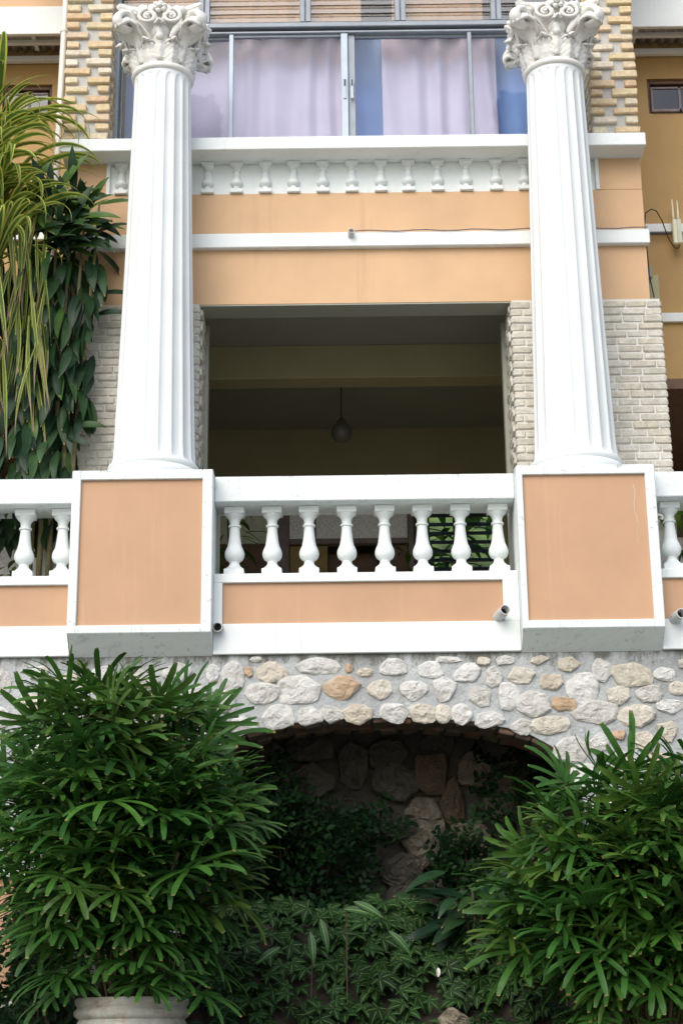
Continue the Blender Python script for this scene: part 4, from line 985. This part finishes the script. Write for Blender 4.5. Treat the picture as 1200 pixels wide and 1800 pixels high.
def lady_palm(base, centre, rad, nfr, label, seed, front=0.0, stems=14, ztop=None):
    rnd = random.Random(seed); t = thing('lady_palm', base, label, 'palm', 'lady palms flanking the arch')
    C = Vector(centre); B = Vector(base)
    # cane heads spread over the crown; every head carries its own whorl of fronds
    heads = []; tries = 0
    while len(heads) < stems and tries < 4000:
        tries += 1
        u = rnd.uniform(-0.85, 1); a = rnd.uniform(0, 2*PI); q = math.sqrt(1-u*u); d = Vector((q*math.cos(a), q*math.sin(a), u))
        if d.y > 0.3: continue
        h = C+Vector((d.x*rad[0], d.y*rad[1], d.z*rad[2]))*rnd.uniform(0.52, 0.82)
        if h.z < max(B.z, 1.75)+0.2 or any((h-o_).length < 0.40 for o_, _ in heads): continue
        heads.append((h, d))
    for k, (top, d) in enumerate(heads):
        a = rnd.uniform(0, 2*PI); r = rnd.uniform(0.05, 0.28)
        p0 = B+Vector((r*math.cos(a), r*math.sin(a), 0)); mid = p0*0.5+top*0.5; mid.x = p0.x*0.65+top.x*0.35; mid.y = p0.y*0.6+top.y*0.4
        P = [p0+(mid-p0)*q/4 for q in range(4)]+[mid+(top-mid)*q/5 for q in range(6)]
        part('stem', tube(P, [0.016]*4+[0.014]*6, 6), 'bark', t, smooth=True)
    # fibre skirt: dead stalks round the stems
    for k in range(40):
        a = rnd.uniform(0, 2*PI); r = rnd.uniform(0.1, 0.36)
        p0 = B+Vector((r*math.cos(a), r*math.sin(a), 0.0)); p1 = p0+Vector((rnd.uniform(-.2, .2), rnd.uniform(-.1, .1), rnd.uniform(0.3, 0.9)))
        part('dead_stalk', tube([p0, (p0+p1)/2+Vector((rnd.uniform(-.05, .05), 0, 0)), p1], 0.004, 4, False), 'cane', t)
    rest = []; made = 0
    per = nfr//len(heads)
    for (h, d) in heads:
        ga = rnd.uniform(0, 6.28); size = rnd.uniform(0.85, 1.15)
        for k in range(per):
            e = -0.75+1.6*(k+0.5)/per+rnd.uniform(-.12, .12); a = ga+k*2.39996+rnd.uniform(-.25, .25)
            v = Vector((math.cos(a)*math.cos(e), math.sin(a)*math.cos(e), math.sin(e)))
            back = v.dot(d) < -0.35
            p = h+v*rnd.uniform(0.20, 0.36)*size
            if p.z < max(B.z, 1.7)-0.3 or p.y > -0.25: continue
            out = Vector((v.x+0.45*d.x, v.y+0.45*d.y-0.12, 0))
            if out.length < 0.05: out = Vector((rnd.uniform(-1, 1), -1, 0))
            out.normalize(); tilt = 0.85*e+0.15*d.z+rnd.uniform(-0.35, 0.25)
            ax = out*math.cos(tilt)+Vector((0, 0, math.sin(tilt)))
            nz = Vector((0, 0, 0.85))+(out+Vector((0, -0.5, 0)))*rnd.uniform(0.25, 1.1)+Vector((rnd.uniform(-.3, .3), rnd.uniform(-.3, .3), 0))
            m = frame_m(p, ax, nz) @ Matrix.Scale(rnd.uniform(0.8, 1.15)*size, 4)
            if back or made >= 290: rest.append((rnd.choice(FRONDS), m))
            else: link('frond', rnd.choice(FRONDS), t, mtx=m); made += 1
    for k in range(34):                         # low fronds drooping round the foot
        a = rnd.uniform(PI*0.95, PI*2.05); v = Vector((math.cos(a), math.sin(a), 0)); zz = max(B.z, 1.75)+rnd.uniform(0.02, 0.75)
        p = Vector((B.x, B.y, zz))+v*rnd.uniform(0.32, 0.62)
        rest.append((rnd.choice(FRONDS), frame_m(p, v+Vector((0, -0.2, rnd.uniform(-1.0, -0.25))), (v.x, v.y-0.3, 0.9)) @ Matrix.Scale(rnd.uniform(0.8, 1.0), 4)))
    for k in range(270):                        # older fronds deep inside the clump
        u = rnd.uniform(-0.9, 0.9); a = rnd.uniform(0, 2*PI); q = math.sqrt(1-u*u); v = Vector((q*math.cos(a), q*math.sin(a), u))
        p = C+Vector((v.x*rad[0], v.y*rad[1], v.z*rad[2]))*rnd.uniform(0.1, 0.6)
        if p.z < B.z+0.1 or p.y > -0.25: continue
        rest.append((rnd.choice(FRONDS), frame_m(p, (v.x, v.y-0.2, v.z*0.6-0.2), (0, -0.4, 1))))
    parts = []
    for me, m in rest:
        uvl = me.uv_layers[0].data; uvs = [None]*len(me.vertices)
        for lp in me.loops: uvs[lp.vertex_index] = tuple(uvl[lp.index].uv)
        parts.append(([tuple(m @ v.co) for v in me.vertices], [list(p.vertices) for p in me.polygons], uvs))
    if parts:
        V, F, U = joinuv(parts); o = part('inner_fronds', (V, F), 'palm', t, smooth=True, uv=U); o['kind'] = 'stuff'
    return t
lady_palm((-1.62, -1.62, 2.02), (-1.80, -1.55, 3.34), (0.95, 0.92, 1.26), 430, 'large lady palm growing in the flaking pot on the left', 3, stems=27)
lady_palm((2.30, -1.50, 1.32), (2.42, -1.42, 2.84), (1.12, 0.95, 1.04), 400, 'lady palm growing beside the right foot of the arch', 7, stems=25)

# pots
def pot(cx, cy, z0, z1, r, label):
    t = thing('plant_pot', (cx, cy, z0), label, 'plant pot')
    h = z1-z0
    P = [(0.55*r, z0), (0.62*r, z0+0.02), (0.80*r, z0+0.25*h), (0.98*r, z0+0.55*h), (1.03*r, z0+0.70*h), (0.99*r, z1-0.20), (0.93*r, z1-0.155), (0.97*r, z1-0.145), (1.02*r, z1-0.125), (1.02*r, z1-0.095), (0.97*r, z1-0.075), (0.96*r, z1-0.065), (1.00*r, z1-0.045), (1.01*r, z1-0.015), (0.99*r, z1), (0.92*r, z1), (0.90*r, z1-0.03), (0.89*r, z1-0.10)]
    part('body', lathe(P, cx, cy, 56, True), 'pot', t, smooth=True, sharp=50)
    part('earth', lathe([(0.885*r, z1-0.13), (0.885*r, z1-0.05), (0.01, z1-0.02)], cx, cy, 32, True), 'soil', t)
pot(-1.62, -1.62, 1.02, 2.06, 0.425, 'weathered off-white ribbed pot with rusty stains under the left palm')
t = thing('clay_pipe', (-1.05, -1.1, 1.2), 'dark terracotta upright pipe right of the flaking pot', 'pipe')
part('shaft', lathe([(0.10, 1.1), (0.10, 1.78), (0.115, 1.79), (0.115, 1.85), (0.085, 1.85), (0.08, 1.7)], -1.02, -1.15, 24), 'terracotta', t, smooth=True, sharp=40)

# striped strap-leaf plant on the terrace, upper left
straps = []
for s in range(10):
    rnd = random.Random(100+s)
    pr = lambda q: (0.35+0.65*min(1, q*3.0))*(1 if q < 0.55 else max(0.02, 1-((q-0.55)/0.45)**1.5))
    v, f, u = blade(rnd.uniform(0.95, 1.30), rnd.uniform(0.058, 0.082), rnd.uniform(1.7, 2.8), 16, pr, 0.35, lift=rnd.uniform(0.35, 0.8), twist=rnd.uniform(-.7, .7))
    straps.append(mesh('leaf', v, f, 'strap', smooth=True, uv=u))
drys = []
for s in range(6):
    rnd = random.Random(140+s)
    pr = lambda q: (0.35+0.65*min(1, q*3.0))*(1 if q < 0.5 else max(0.02, 1-((q-0.5)/0.5)**1.2))
    v, f, u = blade(rnd.uniform(0.9, 1.25), rnd.uniform(0.034, 0.05), rnd.uniform(0.2, 0.5), 12, pr, 0.4, lift=0.1, twist=rnd.uniform(-1.5, 1.5))
    drys.append(mesh('leaf', v, f, 'strap_dry', smooth=True, uv=u))
rnd = random.Random(21)
t = thing('striped_pandan', (-3.62, 0.85, 5.7), 'tall plant with long yellow striped strap leaves at the upper left edge', 'plant')
HEADS = [(-3.52, 0.55, 10.75), (-3.65, 0.40, 10.25), (-3.42, 0.45, 9.85), (-3.60, 0.60, 9.5), (-3.40, 0.35, 9.25), (-3.70, 0.3, 9.9)]
for hx, hy, hz in HEADS:
    part('stem', tube([(-3.62+0.3*(hx+3.62), 0.85, 5.7), (hx*0.5-3.62*0.5, 0.83, 7.6), (hx, hy, hz-0.1), (hx, hy, hz+0.05)], [0.045, 0.04, 0.035, 0.02], 8), 'cane', t, smooth=True)
    for k in range(28):
        a = rnd.uniform(0, 2*PI) if k % 4 == 0 else rnd.uniform(-1.9, 0.5); el = rnd.uniform(-0.35, 0.75)
        d = Vector((math.cos(a)*math.cos(el), math.sin(a)*math.cos(el)*0.75, math.sin(el)))
        m = frame_m((hx+d.x*.03, hy+d.y*.03, hz+rnd.uniform(-.15, .12)), d, (0.12*rnd.uniform(-1, 1), 0.12*rnd.uniform(-1, 1), 1)) @ Matrix.Scale(rnd.uniform(0.75, 1.15), 4)
        link('leaf', rnd.choice(straps), t, mtx=m)
for k in range(110):
    hx, hy, hz = rnd.choice(HEADS[1:]); x = -3.6+0.75*rnd.random()**1.5; y = rnd.uniform(0.10, 0.5)
    d = Vector((rnd.uniform(-.22, .22), rnd.uniform(-.15, .1), -1))
    m = frame_m((x, y, rnd.uniform(8.15, 9.75)), d, (rnd.uniform(-1, 1), -1, 0.1)) @ Matrix.Scale(rnd.uniform(0.7, 1.08), 4)
    link('leaf', rnd.choice(drys), t, mtx=m)

# dark plant with hanging lance leaves beside the left column
lances = []
for s in range(8):
    rnd = random.Random(170+s)
    pr = lambda q: max(0.04, math.sin(PI*min(1, q**0.85))**0.8)
    v, f, u = blade(rnd.uniform(0.32, 0.44), rnd.uniform(0.078, 0.105), rnd.uniform(0.3, 0.9), 8, pr, 0.25, lift=0.2, twist=rnd.uniform(-.3, .3))
    lances.append((v, f, u))
lance_d = [mesh('leaf', *l[:2], 'broad', smooth=True, uv=l[2]) for l in lances]
lance_l = [mesh('leaf', *l[:2], 'broad_light', smooth=True, uv=l[2]) for l in lances]
rnd = random.Random(33)
t = thing('hanging_leaf_plant', (-2.85, 0.62, 5.7), 'tall dark plant with drooping lance leaves left of the left column', 'plant')
for k in range(5):
    x = -2.98+0.09*k
    part('stem', tube([(x, 0.64, 5.7), (x+0.02, 0.62, 7.2), (x+0.03*k, 0.6, 8.6), (x+0.05*k, 0.55, 9.5+0.1*k)], [0.03, 0.028, 0.022, 0.012], 7), 'cane', t, smooth=True)
cnt = 0
while cnt < 250:
    z = rnd.uniform(6.85, 9.95); q = (z-6.85)/3.1
    xr = -2.56+0.20*min(1, q*1.6) - (0.08 if z < 7.6 else 0)
    x = rnd.uniform(-3.15, xr); y = 0.62-0.33*math.sin(PI*min(1, max(0, (x+3.45)/1.05)))*rnd.uniform(0.3, 1.0)
    d = Vector((rnd.uniform(-.25, .25), rnd.uniform(-.5, -0.1), -1))
    if x > xr-0.1 and rnd.random() < 0.30: d = Vector((1, rnd.uniform(-.4, .1), rnd.uniform(-0.9, 0.0)))
    if z > 9.3: d = Vector((rnd.uniform(-0.2, 1.0), rnd.uniform(-.6, 0.1), rnd.uniform(-0.7, 0.35)))
    nrm = Vector((rnd.uniform(-.9, .9), -1, 0.35)) if d.z < -0.6 else Vector((rnd.uniform(-.4, .4), -1, 0.6))
    m = frame_m((x, y, z), d, nrm) @ Matrix.Scale(rnd.uniform(0.8, 1.25), 4)
    link('leaf', rnd.choice(lance_l if (z > 9.6 and rnd.random() < .6) or rnd.random() < 0.03 else lance_d), t, mtx=m); cnt += 1

for k in range(46):                       # spray of upright and sideways leaves at the crown
    a = rnd.uniform(-0.9, 1.9); p = (-2.82+rnd.uniform(-.22, .2), 0.45+rnd.uniform(-.12, .12), rnd.uniform(9.25, 10.0))
    m = frame_m(p, (math.cos(a), rnd.uniform(-.35, .0), math.sin(a)*0.8-0.1), (rnd.uniform(-.4, .4), -1, 0.55)) @ Matrix.Scale(rnd.uniform(0.8, 1.2), 4)
    link('leaf', rnd.choice(lance_l if rnd.random() < 0.35 else lance_d), t, mtx=m)
parts = []
for k in range(420):
    z = rnd.uniform(6.6, 9.5); x = rnd.uniform(-3.9, -2.62); y = rnd.uniform(0.62, 0.76) if x > -2.95 else rnd.uniform(0.6, 1.1)
    m = frame_m((x, y, z), (rnd.uniform(-.3, .3), rnd.uniform(-.3, 0.1), -1), (rnd.uniform(-.5, .5), -1, 0.3)) @ Matrix.Scale(rnd.uniform(0.9, 1.3), 4)
    parts.append(xf(rnd.choice(lances), m))
Vv, Ff, Uu = joinuv(parts); o = part('inner_leaves', (Vv, Ff), 'broad', t, smooth=True, uv=Uu); o['kind'] = 'stuff'

# veined creeper covering the bed
def vein_leaf(seed):
    rnd = random.Random(seed); parts = []
    pr = lambda q: max(0.03, math.sin(PI*min(1, q**0.8))**0.85)
    for a, L in ((0, 1.0), (52, 0.78), (-52, 0.78), (108, 0.46), (-108, 0.46)):
        b = blade(0.15*L*rnd.uniform(0.9, 1.1), 0.062*L**0.6, rnd.uniform(0.4, 0.9), 5, pr, 0.25, lift=0.12)
        parts.append(xf(b, Matrix.Rotation(R(a+rnd.uniform(-8, 8)), 4, 'Z')))
    v, f = tube([(0, 0, 0), (-0.03, 0, -0.05), (-0.05, 0, -0.13)], 0.003, 3, False); parts.append((v, f, [(0.9, .3)]*len(v)))
    return joinuv(parts)
VL = [vein_leaf(s) for s in range(6)]
vl_me = [mesh('leaf', a, b, 'ivy', smooth=True, uv=c) for a, b, c in VL]
rnd = random.Random(51)
def bed_point(x0, x1, y0, y1):
    x = rnd.uniform(x0, x1); y = rnd.uniform(y0, y1); return x, y, bedz(x, y)
def bed_leaf_m(x, y, z, hgt=0.22, sc=(0.8, 1.25)):
    a = rnd.uniform(0, 2*PI); ax = Vector((math.cos(a)*0.9, math.sin(a)*0.6-0.35, rnd.uniform(-0.9, -0.1))); nrm = Vector((rnd.uniform(-.4, .4), -1.0, rnd.uniform(0.5, 1.2)))
    return frame_m((x, y-rnd.uniform(0, .08), z+rnd.uniform(0.06, hgt)), ax, nrm) @ Matrix.Scale(rnd.uniform(*sc), 4)
t = thing('veined_creeper', (0.3, -0.6, 1.6), 'low creeper, shade put into its greens, with pale veined star leaves covering the bed under the arch', 'ground cover')
for k in range(300):
    x, y, z = bed_point(-1.05, 1.75, -1.15, 0.35)
    link('leaf', rnd.choice(vl_me), t, mtx=bed_leaf_m(x, y, z, 0.30))
parts = []
for k in range(1700):
    x, y, z = bed_point(-3.2, 3.4, -1.3, 0.95)
    parts.append(xf(rnd.choice(VL), bed_leaf_m(x, y, z, 0.2)))
Vv, Ff, Uu = joinuv(parts)
o = part('undergrowth', (Vv, Ff), 'ivy', t, smooth=True, uv=Uu); o['kind'] = 'stuff'

# small-leaved climbers in the grotto
small = []
for s in range(5):
    rnd2 = random.Random(300+s); parts = []
    for q in range(7):
        pr = lambda w: max(0.04, math.sin(PI*min(1, w**0.9)))
        b = blade(rnd2.uniform(0.06, 0.09), 0.042, 0.6, 4, pr, 0.2, lift=0.2)
        parts.append(xf(b, Matrix.Translation((0.035*q, 0, -0.012*q)) @ Matrix.Rotation((1 if q % 2 else -1)*R(rnd2.uniform(35, 80)), 4, 'Z') @ Matrix.Rotation(rnd2.uniform(-.5, .5), 4, 'X')))
    v, f = tube([(0, 0, 0), (0.12, 0, -0.03), (0.23, 0, -0.08)], 0.003, 3, False); parts.append((v, f, [(0.8, .5)]*len(v)))
    small.append(joinuv(parts))
small_me = [mesh('sprig', a, b, 'fern', smooth=True, uv=c) for a, b, c in small]
def climber(cx, cy, cz, rx, rz, n, label, depth=0.25):
    t = thing('climbing_shrub', (cx, cy, cz-rz), label, 'shrub', 'shrubs in the grotto')
    for k in range(5):
        a = rnd.uniform(-.6, .6); part('stem', tube([(cx+a*.3, cy+.1, cz-rz), (cx+a*rx*.6, cy+.05, cz), (cx+a*rx, cy, cz+rz*.7)], [0.01, 0.008, 0.004], 5), 'bark', t)
    for k in range(n):
        a = rnd.uniform(0, 2*PI); r = math.sqrt(rnd.random()); x = cx+rx*r*math.cos(a); z = cz+rz*r*math.sin(a); y = cy+rnd.uniform(-depth, depth)
        ax = Vector((rnd.uniform(-1, 1), rnd.uniform(-.8, .2), rnd.uniform(-.5, .7))); m = frame_m((x, y, z), ax, (rnd.uniform(-.4, .4), -0.9, rnd.uniform(0.2, 1))) @ Matrix.Scale(rnd.uniform(0.75, 1.3), 4)
        link('sprig', rnd.choice(small_me), t, mtx=m)
climber(-0.35, 0.95, 3.25, 0.55, 0.55, 170, 'dark small leaved shrub against the rocks left of the grotto centre')
climber(-0.75, 0.80, 3.75, 0.42, 0.42, 110, 'dark small leaved climber on the far left rocks of the grotto')
climber(0.10, 1.00, 3.62, 0.30, 0.22, 50, 'small bright sprigs hanging in front of the pale grotto boulder')
climber(1.15, 1.00, 3.25, 0.35, 0.35, 80, 'small leaved shrub at the right of the grotto')
climber(1.55, 1.15, 4.05, 0.30, 0.35, 36, 'thin sprigs climbing the upper right of the grotto')
climber(-2.55, -0.75, 2.15, 0.35, 0.6, 110, 'dark leafy shrub between the left palm and the garden pillar')

# broad dark leaves right of the grotto, and patterned leaves at its foot
t = thing('broad_leaf_plant', (1.15, 0.1, 2.3), 'broad dark leaved plant at the right foot of the arch', 'plant')
for k in range(46):
    a = rnd.uniform(0, 2*PI); r = rnd.uniform(0.02, 0.36)
    p = (1.12+r*math.cos(a), 0.15+0.6*r*math.sin(a), rnd.uniform(2.62, 3.15))
    m = frame_m(p, (math.cos(a), -0.5+0.4*math.sin(a), rnd.uniform(-1.1, 0.3)), (rnd.uniform(-.3, .3), -0.9, 0.8)) @ Matrix.Scale(rnd.uniform(0.85, 1.3), 4)
    link('leaf', rnd.choice(lance_d), t, mtx=m)
for k in range(4): part('stem', tube([(1.12+.04*k, .2, 2.25), (1.05+.06*k, .2, 2.7), (1.0+.1*k, .15, 3.0)], .012, 6), 'bark', t)
t = thing('patterned_leaf_plant', (-0.35, -0.35, 2.0), 'plant with feather patterned leaves at the foot of the arch', 'plant')
pat = [mesh('leaf', *l[:2], 'patterned', smooth=True, uv=l[2]) for l in lances[:4]]
for (x, z, dx, dz) in ((-0.30, 2.62, 0.1, -1), (-0.22, 2.72, 0.25, -1), (-0.02, 2.80, 1, -0.25), (0.06, 2.86, 1, -0.6), (-0.55, 2.5, -0.8, -0.6), (0.35, 2.62, 0.7, -0.8)):
    m = frame_m((x, -0.42, z), (dx, -0.25, dz), (0.1, -1, 0.6)) @ Matrix.Scale(0.72, 4); link('leaf', rnd.choice(pat), t, mtx=m)
part('stem', join(tube([(-0.3, -0.3, 2.0), (-0.28, -0.4, 2.64)], 0.006, 5), tube([(0.0, -0.3, 2.0), (0.0, -0.4, 2.82)], 0.006, 5)), 'bark', t)

# fallen pale leaf and a low rock in the creeper
me = mesh('fallen_leaf', *[(lambda b: b)(blade(0.075, 0.035, 1.1, 5, None, 0.5))[i] for i in (0, 1)], 'pipe_cream')
o = link('fallen_leaf', me, None, mtx=frame_m((0.72, -0.95, 2.22), (0.1, -0.3, 1), (0.2, -1, 0.2))); tag(o, 'small white fallen leaf lying on the creeper', 'leaf')
me = mesh('rock', *rubble_vf(0.26, 0.26, 0.14, random.Random(4), 20, 7), 'rock1'); o = link('rock', me, None, (0.83, -1.05, 1.86)); tag(o, 'pale rock half buried at the bottom edge of the creeper', 'rock')

# greenery inside and beyond the porch
def leafy(cx, cy, z0, z1, r, n, label, group, mats=('shade_tree',), trunk=True, sc=(0.8, 1.4)):
    t = thing('leafy_plant', (cx, cy, z0), label, 'plant', group)
    me = [mesh('leaf', *l[:2], 'shade_tree', smooth=True, uv=l[2]) for l in lances[:5]]
    part('stem', tube([(cx, cy, z0), (cx+.03, cy, (z0+z1)/2), (cx, cy, z1-0.1)], [0.02, 0.015, 0.006], 6), 'bark', t)
    for k in range(n):
        a = rnd.uniform(0, 2*PI); q = rnd.random()**0.5
        p = (cx+r*q*math.cos(a), cy+r*q*math.sin(a), rnd.uniform(z0+0.2*(z1-z0), z1))
        m = frame_m(p, (math.cos(a), math.sin(a), rnd.uniform(-.9, .3)), (rnd.uniform(-.3, .3), -0.4, 1)) @ Matrix.Scale(rnd.uniform(*sc)*0.62, 4); link('leaf', rnd.choice(me), t, mtx=m)
leafy(-1.28, 3.2, 5.7, 7.75, 0.22, 90, 'leafy potted plant behind the leftmost baluster inside the porch', 'porch plants')
leafy(0.80, 4.9, 5.7, 7.55, 0.20, 60, 'small bright leafy plant in front of the brown door', 'porch plants')
leafy(1.15, 7.0, 5.0, 10.4, 0.9, 290, 'garden shrub beyond the left part of the slatted opening', 'shrubs beyond the porch', sc=(1.5, 2.6))
leafy(2.15, 7.3, 5.0, 10.2, 1.0, 280, 'garden shrub beyond the right part of the slatted opening', 'shrubs beyond the porch', sc=(1.5, 2.6))
leafy(3.25, 1.0, 5.7, 6.9, 0.25, 60, 'leafy plant behind the right balustrade', 'porch plants')
leafy(-3.25, 1.6, 5.7, 6.9, 0.4, 70, 'leafy plant low behind the left balustrade', 'porch plants')
